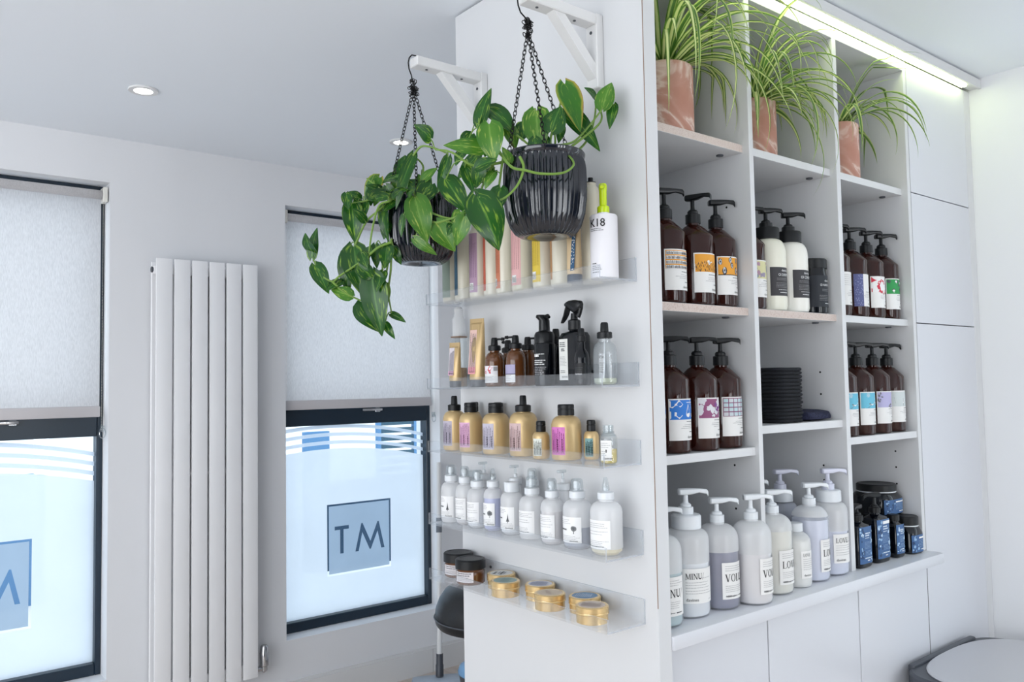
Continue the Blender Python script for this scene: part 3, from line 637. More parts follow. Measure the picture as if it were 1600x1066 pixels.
def amber_pump(label, loc, art, spout_az, group, az=267, lift=0.0, seed=1, r=.0462, half=None):
    t = thing('pump_bottle', label, 'bottle', loc, 0, group)
    b = MB(); b.lathe([(0, .0008), (r-.007, 0), (r-.002, .002), (r, .007), (r, .162), (r-.0015, .1655), (.022, .189), (.0155, .192), (.0155, .199)], 48); b.obj('bottle_body', AMBER, t)
    pump(t, .196, BLACK, spout_az, .0175, .0048, .033, .019+lift, .02, .048)
    nt_label(art, seed).build('label', cyl(r, az, .029), t); return t
def frosted_pump(label, loc, title, liquid, fill, spout_az, az, group, big=False, lift=0.0, r=.046, lilac=False, ht=.192, lab=True, seed=3):
    t = thing('pump_bottle', label, 'bottle', loc, 0, group); pl = PUMPL if lilac else PUMPW
    k = .86 if big else .80
    prof = [(0, .001), (r-.009, 0), (r-.003, .003), (r, .011), (r, ht*k)]
    if .02 < fill < ht*k: prof.insert(4, (r, fill))
    nr = .029 if big else .0165
    for q in range(1, 7): a = q/6*PI/2; prof.append((nr+(r-nr)*math.cos(a), ht*k+(ht*(.97-k))*math.sin(a)))
    prof += [(nr*.95, ht+.002)]
    b = MB(); b.lathe(prof, 48); b.split(fill, 1); b.obj('bottle_body', [HDPE, HDPEL], t)
    ri = r-.0022; b = MB(); p2 = [(0, .003), (ri-.008, .0025), (ri-.002, .006), (ri, .012)]
    if fill <= ht*k: p2 += [(ri, fill), (0, fill)]
    else:
        p2.append((ri, ht*k))
        for q in range(1, 6):
            a = q/6*PI/2; z = ht*k+(ht*(.965-k))*math.sin(a)
            if z < fill: p2.append((nr+(ri-nr)*math.cos(a), z))
        p2.append((0, p2[-1][1]+.0005))
    b.lathe(p2, 40); b.obj('liquid', liquid, t)
    if big:
        b = MB(); b.lathe([(nr, 0), (nr+.0035, .001), (nr+.0035, .027), (nr+.001, .030), (.018, .031), (0, .031)], 60, 0, 0, ht-.004, flute=(30, .012, .002, .026)); b.obj('wide_cap', PUMPW, t)
        pump(t, ht+.026, pl, spout_az, .0165, .0055, .024, .018+lift, .02, .05, False)
    else: pump(t, ht-.002, pl, spout_az, .0165, .005, .024, .017+lift, .019, .05, False)
    if lab:
        if big:
            L = Label(.082, .074, seed=seed); L.serif(title, .07, .70, .0125); L.lines(.42, .97, .72, 1, .05, INKG); L.lines(.07, .95, .60, 3, .075); L.lines(.07, .95, .33, 3, .075) if 0 else L.lines(.07, .95, .36, 2, .075); L.text(MARK, .07, .07, .0095); L.lines(.75, .95, .09, 1, .05)
        else:
            L = Label(.072, .080, seed=seed); L.lines(.1, .95, .90, 3, .06); L.serif(title, .09, .48, .0165); L.lines(.1, .9, .36, 4, .052, th=.0007); L.rect(.1, .07, .55, .075+.02, INKG); L.text('1000 ml', .1, .055, .007, INK); L.lines(.6, .93, .07, 1, .04, INK, .002)
        L.build('label', cyl(r, az, .026 if not big else .034), t)
    return t

# ------------------------------------------------------------------ bays: amber pump bottles
ZT, ZM = 1.9748, 1.5758; Z1, Z2, Z3 = 1.2418, 1.2908, 1.2418; ZL = .8893
G1 = 'amber pump bottles in the shelving bays'
amber_pump('amber pump bottle with orange label of black dashes in rows, left bay upper shelf', (1.448, 1.240, ZM), 'rows', -30, G1, seed=1, lift=.006)
amber_pump('amber pump bottle with half orange label over black squiggles, left bay upper shelf', (1.550, 1.240, ZM), 'wave', -80, G1, seed=2, lift=.004)
amber_pump('amber pump bottle with orange label of grey blobs, left bay upper shelf', (1.641, 1.244, ZM), 'blobs', -40, G1, seed=3, lift=.004)
amber_pump('amber pump bottle with bright blue label half hidden behind the end panel edge', (1.348, 1.228, Z1), 'blue', -70, G1, seed=4)
amber_pump('amber pump bottle with blue label of white scales', (1.446, 1.238, Z1), 'scales', -42, G1, seed=5)
amber_pump('amber pump bottle with purple and white splashed label', (1.543, 1.235, Z1), 'purple', -42, G1, seed=6)
amber_pump('amber pump bottle with purple grid label beside the first divider', (1.638, 1.240, Z1), 'grid', -60, G1, seed=7)
amber_pump('amber pump bottle with pale yellow label beside the cream bottles', (1.753, 1.238, ZM), 'pale', -40, G1, seed=8)
G2 = 'amber pump bottles in the right bay'
amber_pump('amber pump bottle with plain white label, right bay upper shelf, by the divider', (2.158, 1.238, ZM), 'plain', -40, G2, seed=9)
amber_pump('amber pump bottle with dark blue strip beside white label', (2.252, 1.238, ZM), 'navy', -42, G2, seed=10)
amber_pump('amber pump bottle with red swirl label', (2.346, 1.238, ZM), 'red', -42, G2, seed=11)
amber_pump('amber pump bottle with green label, right end of its shelf', (2.439, 1.240, ZM), 'green', -42, G2, seed=12)
amber_pump('amber pump bottle with cyan label, mostly hidden behind the divider', (2.151, 1.228, Z3), 'cyan', -42, G2, seed=13)
amber_pump('amber pump bottle with cyan label and white star, right bay lower shelf', (2.245, 1.229, Z3), 'cyan', -42, G2, seed=14)
amber_pump('amber pump bottle with lilac label', (2.338, 1.229, Z3), 'lilac', -42, G2, seed=15)
amber_pump('amber pump bottle with grey photo label, right end of lower shelf', (2.4315, 1.234, Z3), 'photo', -30, G2, seed=16)
# cream bottles with black labels
def cream_pump(label, loc, liquid, title, az, spout):
    t = thing('pump_bottle', label, 'bottle', loc, 0, 'cream pump bottles with black labels'); r = .0475
    prof = [(0, .001), (r-.01, 0), (r-.003, .003), (r, .012), (r, .150)]
    for q in range(1, 8): a = q/7*PI/2; prof.append((.030+(r-.030)*math.cos(a), .150+.036*math.sin(a)))
    b = MB(); b.lathe(prof+[(.029, .190)], 48); b.obj('bottle_body', liquid, t)
    b = MB(); b.lathe([(.030, 0), (.033, .001), (.033, .028), (.031, .031), (.018, .032), (0, .032)], 64, 0, 0, .187, flute=(32, .012, .002, .027)); b.obj('wide_cap', BLACKM, t)
    pump(t, .217, BLACK, spout, .0165, .005, .022, .018, .02, .045)
    L = Label(.105, .073, ink(52, 50, 54), 5); L.text(MARK, .30, .85, .0085, WHT); L.text(title, .20, .69, .0098, WHT, wide=.85); L.lines(.16, .7, .60, 2, .05, INKG); L.lines(.14, .75, .44, 4, .05, ink(150, 150, 150)); L.lines(.2, .7, .2, 1, .05, ink(190, 190, 190), .0014); L.lines(.24, .6, .1, 1, .05, ink(220, 220, 220), .002)
    L.build('label', cyl(r, az, .038), t)
cream_pump('cream pump bottle with black shampoo label', (1.850, 1.244, ZM), OPALY, 'OI SHAMPOO', 285, -35)
cream_pump('white pump bottle with black conditioner label', (1.950, 1.243, ZM), OPALB, 'OI CONDITIONER', 285, -45)
def jar(name, label, loc, r, h, mat, lidmat, lid_h, group, cat='jar', lid_r=None, square=None, band=None):
    t = thing(name, label, cat, loc, 0, group); lr = lid_r or r*1.0; b = MB(); hb = h-lid_h
    if square: b.loft([(0, 2*r-.006, 2*r-.006, square), (.004, 2*r, 2*r, square), (hb*.72, 2*r, 2*r, square), (hb*.9, 2*r*.93, 2*r*.93, 2.6), (hb, 2*lr*.9, 2*lr*.9, 2)], 48)
    else: b.lathe([(0, .0006), (r-.004, 0), (r-.0005, .003), (r, .006), (r, hb*.82), (r-.002, hb*.92), (lr*.93, hb), (lr*.93, hb+.002)], 48)
    b.obj('jar_body', mat, t)
    b = MB(); b.lathe([(lr*.92, 0), (lr, .0005), (lr, lid_h-.003), (lr-.003, lid_h), (lr*.75, lid_h), (lr*.72, lid_h-.0008), (0, lid_h-.0008)], 72, 0, 0, hb, flute=(36, .006, .001, lid_h-.004)); b.obj('lid', lidmat, t)
    if band: b = MB(); b.lathe([(lr*.95, -.003), (lr*.985, -.003), (lr*.985, 0), (lr*.95, 0)], 48, 0, 0, hb); b.obj('neck_band', band, t)
    return t, hb
t, hb = jar('jar', 'tall black jar of hair butter beside the cream and white pump bottles', (2.040, 1.232, ZM), .0385, .150, INKB, BLACKM, .027, None)
L = Label(.085, .085, ink(20, 26, 36), 6); L.text(MARK, .5, .80, .008, WHT); L.text('OI HAIR BUTTER', .33, .66, .0085, WHT, wide=.8); L.lines(.4, .96, .55, 2, .05, INKG); L.lines(.3, .96, .36, 4, .05, ink(150, 150, 150)); L.lines(.5, .95, .1, 1, .05, WHT, .0016)
L.build('label', cyl(.0385, 262, .018), t)

# towels in the middle bay
rnd = random.Random(4)
for k in range(15):
    b = MB(); z = Z2+.0002+k*.0094; w, d = .118+rnd.uniform(-.004, .004), .17; x0 = 1.862+rnd.uniform(-.002, .002); n = 26; rr = []
    for i in range(n):
        a = 2*PI*i/n; c, s_ = math.cos(a), math.sin(a)
        rr.append((w/2*math.copysign(abs(c)**.35, c), d/2*math.copysign(abs(s_)**.35, s_)))
    top = k == 14
    secs = [(.94, 0), (.985, .0015), (1.0, .0045), (.985, .0078), (.94, .0092)]
    b.rings([[(x*s, y*s, zz+.0004*math.sin(7*x/w+5*y/d+k)) for x, y in rr] for s, zz in secs])
    nm = 'black folded towel, %s of the towel stack' % ('topmost' if top else 'bottom one' if k == 0 else '%s from the bottom' % ['', 'second', 'third', 'fourth', 'fifth', 'sixth', 'seventh', 'eighth', 'ninth', 'tenth', 'eleventh', 'twelfth', 'thirteenth', 'fourteenth'][k])
    tag(b.obj('towel', TOWEL, None, (x0+.02, 1.285, z), rnd.uniform(-.02, .02)), nm, 'towel', 'stacked black towels')
b = MB(); rr = []
for j in range(13):
    x = -.065+.130*j/12; e = min(1, (j+.35)/1.6, (12-j+.35)/1.6); ring = []
    for i in range(24):
        a = 2*PI*i/24; c, s_ = math.cos(a), math.sin(a); ring.append((x, .075*e**.3*math.copysign(abs(c)**.5, c), .014+.0135*e**.6*math.copysign(abs(s_)**.7, s_)*(1+.10*math.sin(9*x/.05+2*c)) - (.004 if abs(s_) < .4 and c < 0 else 0)))
    rr.append(ring)
b.rings(rr); tag(b.obj('towel', TOWELN, None, (2.012, 1.278, Z2), .03), 'navy blue folded towel lying beside the black stack', 'towel')

# ledge: large frosted pump bottles
GL = 'large frosted pump bottles on the ledge'
def liq(n, c): return MATS.get(n) or P(n, c, .35)
TEAL = liq('pale_teal_liquid', (186, 206, 208)); WHITE_ = liq('white_cream', (236, 238, 239)); MAUVE = liq('grey_mauve_liquid', (134, 134, 153)); CRM = liq('cream_liquid', (238, 235, 222)); LIL = liq('lilac_liquid', (222, 225, 239)); PINKW = liq('pinkish_cream', (232, 228, 226)); GREYL = liq('grey_lilac_liquid', (176, 180, 190))
frosted_pump('frosted pump bottle with pale teal liquid, leftmost on the ledge', (1.352, 1.196, ZL), 'MINU/', TEAL, .112, -40, 255, GL)
frosted_pump('frosted wide-cap pump bottle of white conditioner next to the teal bottle', (1.452, 1.205, ZL), 'MINU/', WHITE_, .118, -40, 256, GL, True, r=.0478)
frosted_pump('frosted pump bottle with grey mauve liquid on the ledge', (1.554, 1.200, ZL), 'VOLU/', MAUVE, .128, -40, 272, GL)
frosted_pump('frosted pump bottle with pinkish white cream in front of first divider', (1.642, 1.171, ZL), 'VOLU/', PINKW, .115, -40, 284, GL, r=.0445, lift=.002)
frosted_pump('frosted pump bottle of cream liquid right of first divider', (1.757, 1.192, ZL), 'LOVE/', CRM, .15, -40, 276, GL)
frosted_pump('frosted pump bottle of lilac liquid behind the small capped bottle', (1.938, 1.203, ZL), 'LOVE/', LIL, .16, -40, 288, GL)
frosted_pump('frosted wide-cap pump bottle of lilac conditioner by second divider', (2.035, 1.206, ZL), 'LOVE/', LIL, .115, -40, 272, GL, True, r=.0465, lilac=True)
frosted_pump('frosted pump bottle standing behind the cream liquid bottle', (1.840, 1.315, ZL), 'LOVE/', WHITE_, .13, -40, 290, GL, lab=False, lift=.008)
frosted_pump('grey lilac pump bottle at the back of the middle bay with purple stained pump', (1.985, 1.318, ZL), 'LOVE/', GREYL, .19, -40, 290, GL, True, lilac=True, lab=False, ht=.186)
t = thing('bottle', 'small frosted bottle of cream with white screw cap among tall ledge bottles', 'bottle', (1.850, 1.190, ZL)); r = .036
b = MB(); b.lathe([(0, .001), (r-.008, 0), (r-.002, .003), (r, .01), (r, .108), (r*.96, .116), (r*.82, .125), (.021, .131), (.0155, .133), (.0155, .137)], 44); b.obj('bottle_body', HDPE, t)
b = MB(); b.lathe([(0, .003), (r-.009, .0025), (r-.0025, .008), (r-.0025, .106), (r*.88, .115), (0, .118)], 40); b.obj('liquid', CRM, t)
b = MB(); b.lathe([(.0175, 0), (.0185, .001), (.0185, .019), (.017, .0205), (0, .0205)], 40, 0, 0, .134, flute=(20, .01, .002, .018)); b.obj('cap', PUMPW, t)
L = Label(.05, .066, seed=9); L.serif('LOVE', .1, .80, .0075, MID); L.lines(.1, .9, .70, 6, .075); L.text(MARK, .12, .08, .008); L.build('label', cyl(r, 272, .024), t)

# navy bottles and jars in the right bay
NL, NM, ND = ink(58, 98, 148), ink(146, 182, 216), ink(30, 62, 104)
def navy_label(w, h, seed, white=False):
    L = Label(w, h, NL, seed); R = L.rnd
    for k in range(34): L.blob(R.choice((R.uniform(.03, .26), R.uniform(.78, .96))), R.uniform(.05, .95), R.uniform(.02, .055), R.choice((NM, ND, ink(190, 214, 236))), 2, 8, .4)
    if white: L.rect(.35, .88, .98, .96, WHT, 3)
    for k, y in enumerate((.80, .74, .68)): L.lines(.36, .80, y, 1, .05, ink(216, 228, 240), .0034 if k < 2 else .002)
    L.lines(.3, .86, .58, 6, .035, ink(150, 178, 210)); L.lines(.36, .84, .33, 4, .035, ink(150, 178, 210)); L.lines(.3, .9, .13, 1, .04, ink(214, 228, 240), .003); L.lines(.5, .7, .06, 1, .04, WHT, .003)
    return L
def navy_bottle(label, loc, w, d, h, pumped, spout, seed, white=False, stem=.02):
    t = thing('pump_bottle' if pumped else 'bottle', label, 'bottle', loc, 0, 'navy bottles on the ledge'); e = 5
    b = MB(); b.loft([(0, w-.008, d-.008, e), (.003, w-.002, d-.002, e), (.008, w, d, e), (h-.016, w, d, e), (h-.006, w-.008, d-.008, 4), (h-.001, w*.55, d*.6, 3), (h+.002, .026, .026, 2), (h+.010, .026, .026, 2)], 56); b.obj('bottle_body', NAVYB, t)
    if pumped: pump(t, h+.006, BLACK, spout, .0155, .0048, .022, stem, .018, .05)
    else: b = MB(); b.lathe([(.015, 0), (.0165, .001), (.0165, .016), (.015, .018), (0, .018)], 36, 0, 0, h+.004); b.obj('cap', BLACKM, t)
    navy_label(w*.9, h*.83, seed, white).build('label', oval(w, d, e, .012), t, .003)
    return t
navy_bottle('navy rounded-square pump bottle, left one in the right bay, partly behind the divider', (2.158, 1.196, ZL), .070, .052, .118, True, 200, 21, stem=.008)
navy_bottle('navy rounded-square pump bottle with white banded label and long spout', (2.258, 1.198, ZL), .074, .054, .128, True, 172, 22, True)
navy_bottle('small navy square bottle between the pump bottles and short jar', (2.350, 1.192, ZL), .048, .044, .098, False, 0, 23)
def blue_jar(label, loc, r, h, lid_h, seed, lr):
    t, hb = jar('jar', label, loc, r, h, NAVYB, BLACKM, lid_h, 'navy jars on the ledge', square=3.6, lid_r=lr, band=PUMPW)
    L = Label(r*1.7, hb*.62, NL, seed); R = L.rnd
    for k in range(16): L.blob(R.uniform(.03, .45), R.uniform(.05, .95), R.uniform(.04, .1), R.choice((NM, ND)), 2, 8, .4)
    L.rect(.42, .78, .95, .88, WHT, 3); L.lines(.42, .95, .66, 5, .09, ink(170, 194, 220)); L.lines(.6, .9, .12, 1, .05, WHT, .003)
    L.build('label', oval(2*r, 2*r, 3.6, hb*.06), t, .003)
blue_jar('short navy jar at the front right end of the ledge', (2.440, 1.200, ZL), .0385, .106, .026, 31, .034)
blue_jar('navy jar hidden low under the large navy jar', (2.408, 1.294, ZL), .045, .1085, .022, 32, .040)
blue_jar('large navy jar stacked on another jar at the back of right bay', (2.416, 1.274, ZL+.1087), .062, .088, .021, 33, .056)
# ------------------------------------------------------------------ things on the acrylic ledges
S1, S2, S3, S4, S5 = [z+.0042 for z in AZ]
# lowest ledge: jars and tins
for nm, x, y, sd in (('amber jar with black lid at the back left of the lowest clear ledge', 1.221, 1.757, 1), ('amber jar with black lid and white label in front on the lowest clear ledge', 1.198, 1.672, 2)):
    t, hb = jar('jar', nm, (x, y, S5), .0355, .060, AMBERL, BLACKM, .023, 'amber jars on the lowest ledge', lid_r=.0375)
    Label(.05, .024, ink(226, 220, 222), sd).lines(.1, .9, .82, 2, .2, MID, .0022).lines(.1, .9, .45, 4, .1).build('label', cyl(.0355, 205, .008), t)
def tin(nm, x, y, lab, seed, face=None, rot=.6):
    t = thing('tin', nm, 'tin', (x, y, S5), 0, 'gold tins on the lowest ledge'); r = .0335
    b = MB(); b.lathe([(0, .0006), (r-.003, 0), (r-.001, .001), (r-.001, .019), (r-.0025, .020)], 56); b.obj('tin_body', TIN, t)
    b = MB(); b.lathe([(r-.001, .0185), (r+.0008, .0185), (r+.0012, .0195), (r+.0005, .0207), (r, .0215), (r, .0225), (r+.0006, .0232), (r+.0006, .0325), (r-.0012, .0342), (r-.006, .0344), (r-.0065, .0338), (0, .0338)], 56); b.obj('lid', TIN, t)
    L = Label(.056, .056, None, seed); R = L.rnd; q = 40; L.poly([(.5+.49*math.cos(2*PI*k/q), .5+.49*math.sin(2*PI*k/q)) for k in range(q)], lab, 0)
    if face == 'text': L.lines(.18, .8, .7, 2, .3, MID, .005); L.lines(.25, .75, .55, 3, .12, ink(70, 80, 110), .002)
    elif face == 'dense': 
        for k in range(9): L.lines(.16+.02*abs(k-4), .84-.02*abs(k-4), .82-.075*k, 1, .1, ink(92, 106, 150), .0018)
    elif face == 'dots':
        for k in range(13): L.lines(.2+.012*abs(k-6), .8-.012*abs(k-6), .84-.055*k, 1, .1, ink(150, 132, 124), .0014)
    elif face == 'swipe': 
        for k in range(5): L.poly([(.2+.1*k, .35+.04*k), (.3+.1*k, .4+.04*k), (.5+.08*k, .62+.03*k), (.42+.08*k, .64+.03*k)], ink(196+6*(k % 3), 182, 164), 2)
    elif face == 'blue': 
        for k in range(9): L.lines(.18+.02*abs(k-4), .82-.02*abs(k-4), .8-.07*k, 1, .1, ink(190, 206, 224), .002)
    else: L.lines(.2, .8, .6, 4, .09, ink(96, 122, 124), .0016)
    L.build('lid_label', disc(.0336, rot), t)
    return t
tin('gold tin with white printed lid next to the amber jars', 1.226, 1.585, ink(214, 214, 210), 1, 'text')
tin('gold tin with grey green lid, front of the white lidded tin', 1.187, 1.520, ink(150, 172, 166), 2)
tin('gold tin with lid densely printed in blue violet', 1.225, 1.441, ink(206, 206, 214), 3, 'dense')
tin('gold tin with lid showing a beige cream swipe', 1.188, 1.366, ink(210, 194, 174), 4, 'swipe')
tin('gold tin with light blue lid against the end panel', 1.226, 1.297, ink(112, 142, 172), 5, 'blue')
tin('gold tin with pale dotted lid, nearest the right end of its ledge', 1.186, 1.234, ink(206, 192, 182), 6, 'dots')

# second lowest ledge: small frosted bottles
GF = 'small frosted bottles on the clear ledge'
def small_frosted(nm, x, y, r, body_h, cap, liquid=None, fill=0, label=True, tree=False, az=188, seed=1, top=None, back=False):
    t = thing('bottle', nm, 'bottle', (x, y, S4), 0, GF); nr = .0125 if r < .026 else .0145
    prof = [(0, .001), (r-.007, 0), (r-.002, .002), (r, .008), (r, body_h*.76)]
    for q in range(1, 6): a = q/5*PI/2; prof.append((nr+(r-nr)*math.cos(a), body_h*.76+body_h*.19*math.sin(a)))
    if liquid and .01 < fill < body_h*.76: prof.insert(4, (r, fill))
    b = MB(); b.lathe(prof+[(nr, body_h)], 40); b.split(fill if liquid else -1, 1); b.obj('bottle_body', [HDPE, HDPEL], t)
    if liquid:
        ri = r-.002; b = MB(); b.lathe([(0, .002), (ri-.007, .002), (ri, .008), (ri, min(fill, body_h*.78)), (0, min(fill, body_h*.78))], 36); b.obj('liquid', liquid, t)
    if cap == 'flat': b = MB(); b.lathe([(nr+.002, 0), (nr+.003, .001), (nr+.003, .018), (nr+.001, .02), (0, .02)], 36, 0, 0, body_h-.002); b.obj('cap', CLEAR if back else PUMPW, t)
    elif cap == 'wide': b = MB(); b.lathe([(r*.62, 0), (r*.66, .001), (r*.66, .020), (r*.62, .022), (0, .022)], 40, 0, 0, body_h-.004, flute=(20, .01, .001, .02)); b.obj('cap', PUMPW, t)
    else:
        b = MB(); b.lathe([(nr+.001, 0), (nr+.0025, .001), (nr+.0025, .014), (nr*.8, .016), (.0045, .017), (.0045, .024), (0, .024)], 36, 0, 0, body_h-.002, flute=(18, .012, .001, .013)); b.obj('collar', PUMPW, t)
        if cap == 'spray': b = MB(); b.lathe([(.006, 0), (.0075, .001), (.0075, .012), (.006, .015), (0, .015)], 24, 0, 0, body_h+.018); b.box(.0, -.009, -.002, .002, body_h+.026, body_h+.029); b.obj('spray_head', PUMPW, t); b = MB(); b.lathe([(nr*.9, 0), (nr*.95, .001), (nr*.85, .022), (nr*.6, .026), (0, .0262)], 28, 0, 0, body_h+.013); b.obj('overcap', CLEAR, t)
        if cap == 'nozzle': b = MB(); b.lathe([(.008, 0), (.007, .01), (.0045, .022), (.0035, .026), (0, .026)], 24, 0, 0, body_h+.016); b.obj('nozzle', CLEAR, t)
        if cap == 'pump': b = MB(); b.lathe([(.003, 0), (.003, .018)], 12, 0, 0, body_h+.02); b.box(-.016, .008, -.004, .004, body_h+.036, body_h+.043, bev=.002, seg=2); b.obj('pump_head', CLEAR, t)
    if label:
        L = Label(r*1.75, body_h*.50, ink(242, 242, 242), seed)
        if tree == 'pine': L.poly([(.62, .40), (.72, .40), (.67, .72)], MID, 2); L.poly([(.59, .36), (.75, .36), (.67, .6)], MID, 3); L.rect(.655, .30, .685, .38, MID)
        elif tree == 'round': L.blob(.70, .56, .11, ink(120, 122, 124), 2, 12, .15, 1.15); L.blob(.70, .56, .06, MID, 3, 8, .3); L.rect(.685, .36, .715, .46, MID)
        L.lines(.06, .6 if tree else .95, .88, 3, .07, INKG, .0007); L.lines(.06, .5 if tree else .95, .60, 2, .1, INKG, .0007) if not tree else L.lines(.06, .45, .48, 1, .1, MID, .003)
        L.lines(.06, .95, .26, 3, .06, INKG, .0006); L.text(MARK, .52, .04, .0062) if tree else L.lines(.1, .9, .06, 1, .1, MID, .0018)
        L.build('label', cyl(r, az, body_h*.14), t)
    return t
small_frosted('small frosted spray bottle with pine tree label, far left end of its ledge', 1.203, 1.757, .0265, .105, 'spray', None, 0, True, 'pine', 195, 1)
small_frosted('small frosted bottle with pinkish cream, second from left end of its ledge', 1.203, 1.698, .0235, .105, 'spray', PINKW, .07, seed=2)
small_frosted('small frosted bottle with grey spray cap, left of the lilac filled one', 1.200, 1.640, .0262, .100, 'spray', WHITE_, .03, seed=3)
small_frosted('small frosted nozzle bottle filled with lilac liquid', 1.200, 1.578, .0232, .105, 'nozzle', P('lilac_conditioner', (190, 195, 228), .35), .078, True, 'round', 190, 4)
small_frosted('small frosted bottle with white flat cap and pine tree label', 1.203, 1.511, .0262, .102, 'wide', WHITE_, .022, True, 'pine', 192, 5)
small_frosted('small wide frosted bottle with empty lower half and text label', 1.205, 1.440, .0295, .100, 'spray', None, 0, seed=6)
small_frosted('small frosted bottle with milky smeared inside, left of round tree label', 1.193, 1.358, .0255, .102, 'spray', PINKW, .072, seed=7)
small_frosted('small wide frosted spray bottle with round tree label', 1.204, 1.290, .0310, .106, 'spray', GREYL, .046, True, 'round', 190, 8)
small_frosted('small frosted nozzle bottle with yellowish rest, right end of its ledge', 1.201, 1.202, .0325, .112, 'nozzle', P('yellowish_liquid', (232, 222, 190), .3), .014, seed=9)
for k, (y, cp) in enumerate(((1.712, 'flat'), (1.655, 'pump'), (1.531, 'pump'), (1.459, 'spray'), (1.392, 'pump'))):
    y2 = (1.716, 1.664, 1.540, 1.478, 1.372)[k]
    small_frosted('small clear capped bottle in the back row, %s' % ('behind the pinkish cream bottle', 'behind the lilac nozzle bottle', 'behind the wide empty frosted bottle', 'right of the empty frosted bottle', 'behind the milky smeared bottle')[k], 1.2385, y2, .0148, .112, cp, None, 0, False, back=True)

# middle ledge: gold bottles
GG = 'gold bottles on the clear ledge'
def gold_bottle(nm, x, y, r, h, cap, ic, seed, az=185, teal=False):
    t = thing('bottle', nm, 'bottle', (x, y, S3), 0, GG); nr = r*.50
    prof = [(0, .001), (r-.008, 0), (r-.002, .002), (r, .008), (r, h*.74)]
    for q in range(1, 8): a = q/7*PI/2; prof.append((nr+(r-nr)*math.cos(a), h*.74+h*.22*math.sin(a)))
    b = MB(); b.lathe(prof+[(nr, h)], 44); b.obj('bottle_body', GOLD, t)
    cr = nr*1.06
    if cap == 'flip': b = MB(); b.lathe([(cr, 0), (cr+.0008, .0008), (cr+.0008, .013), (cr, .0136), (cr, .0144), (cr+.0008, .015), (cr+.0006, .022), (cr-.001, .024), (0, .0242)], 40, 0, 0, h-.003); b.obj('flip_cap', BLACKM, t)
    else:
        b = MB(); b.lathe([(cr, 0), (cr+.001, .001), (cr+.001, .014), (cr-.003, .016), (.009, .016), (0, .016)], 48, 0, 0, h-.003, flute=(24, .012, .001, .013)); b.obj('collar', BLACKM, t)
        b = MB(); b.lathe([(.0088, 0), (.0082, .004), (.0076, .020), (.006, .0225), (0, .0225)], 24, 0, 0, h+.012); b.obj('spray_head', BLACKM, t)
    L = Label(r*1.12, h*.60, ink(*ic), seed); L.vlines(.12, .9, .05, .95, 8, ink(*[max(0, c-96) for c in ic]), .0012); L.vlines(.2, .8, .1, .6, 3, ink(*[max(0, c-120) for c in ic]), .0022)
    L.build('label', cyl(r, az, h*.13), t)
    return t
gold_bottle('gold spray bottle with lavender label, left end of the gold row', 1.200, 1.735, .0290, .103, 'spray', (186, 178, 194), 1, 190)
gold_bottle('gold flip cap bottle with pink label, second in the gold row', 1.197, 1.660, .0290, .100, 'flip', (224, 176, 208), 2, 196)
gold_bottle('gold flip cap bottle with pale lilac label, third in the gold row', 1.200, 1.562, .0325, .100, 'flip', (196, 190, 206), 3, 190)
gold_bottle('gold spray bottle with dusty pink label, centre of the gold row', 1.205, 1.466, .0325, .104, 'spray', (206, 178, 178), 4, 188)
gold_bottle('small gold bottle with white label in front of the gold row', 1.182, 1.378, .0188, .062, 'flip', (222, 226, 218), 5, 200)
gold_bottle('gold flip cap bottle with bright magenta label', 1.206, 1.322, .0325, .098, 'flip', (206, 116, 186), 6, 190)
gold_bottle('small gold bottle half hidden behind the magenta labelled one', 1.2385, 1.279, .0165, .064, 'flip', (120, 160, 160), 7, 205)
gold_bottle('gold flip cap bottle behind the pink labelled one', 1.2395, 1.702, .0172, .100, 'flip', (206, 178, 178), 8)
gold_bottle('gold flip cap bottle behind the pale lilac labelled one', 1.240, 1.606, .0172, .100, 'flip', (206, 178, 178), 9)
t = thing('bottle', 'clear open bottle of yellow oil standing alone at the right end', 'bottle', (1.200, 1.190, S3)); r = .0178
b = MB(); b.lathe([(0, .001), (r-.004, 0), (r, .004), (r, .052), (r*.9, .058), (.011, .063), (.011, .078), (.0098, .078), (.0098, .063), (r*.85, .056)], 40); b.obj('bottle_body', CLEAR, t)
b = MB(); b.lathe([(0, .002), (r-.004, .002), (r-.0015, .005), (r-.0015, .030), (0, .030)], 36); b.obj('oil', P('yellow_oil', (226, 200, 104), .2), t)
b = MB(); b.lathe([(.0118, 0), (.0125, .001), (.0125, .003), (.0118, .004)], 30, 0, 0, .062); b.obj('neck_ring', CLEAR, t)
Label(.024, .040, PAPER, 4).lines(.1, .9, .85, 3, .1, INKG, .0007).rect(.5, .4, .6, .55, INK).lines(.1, .6, .45, 3, .1).text(MARK, .3, .06, .006).build('label', cyl(r, 205, .008), t)

# second ledge: tubes, droppers, black bottles
t = thing('bottle', 'tall clear pump bottle of amber serum behind the small gold tube', 'bottle', (1.2335, 1.758, S2)); r = .0215
b = MB(); b.lathe([(0, .001), (r-.004, 0), (r, .004), (r, .128), (r-.001, .131), (.012, .132), (.012, .138)], 40); b.obj('bottle_body', CLEAR, t)
b = MB(); b.lathe([(0, .002), (r-.003, .002), (r-.0018, .005), (r-.0018, .05), (0, .05)], 36); b.obj('serum', P('amber_serum', (206, 166, 120), .2), t)
b = MB(); b.lathe([(r-.003, 0), (r, 0), (r, .003), (r-.003, .003)], 36, 0, 0, .1285); b.obj('shoulder_ring', BROWN, t)
b = MB(); b.lathe([(.0165, 0), (.0165, .044), (.013, .05), (.011, .062), (.012, .07), (.008, .076), (0, .077)], 32, 0, 0, .132); b.obj('pump_overcap', HDPE, t)
Label(.03, .05, None, 3).vlines(.2, .8, .1, .9, 4, MID, .0016).build('print', cyl(r, 190, .07), t)
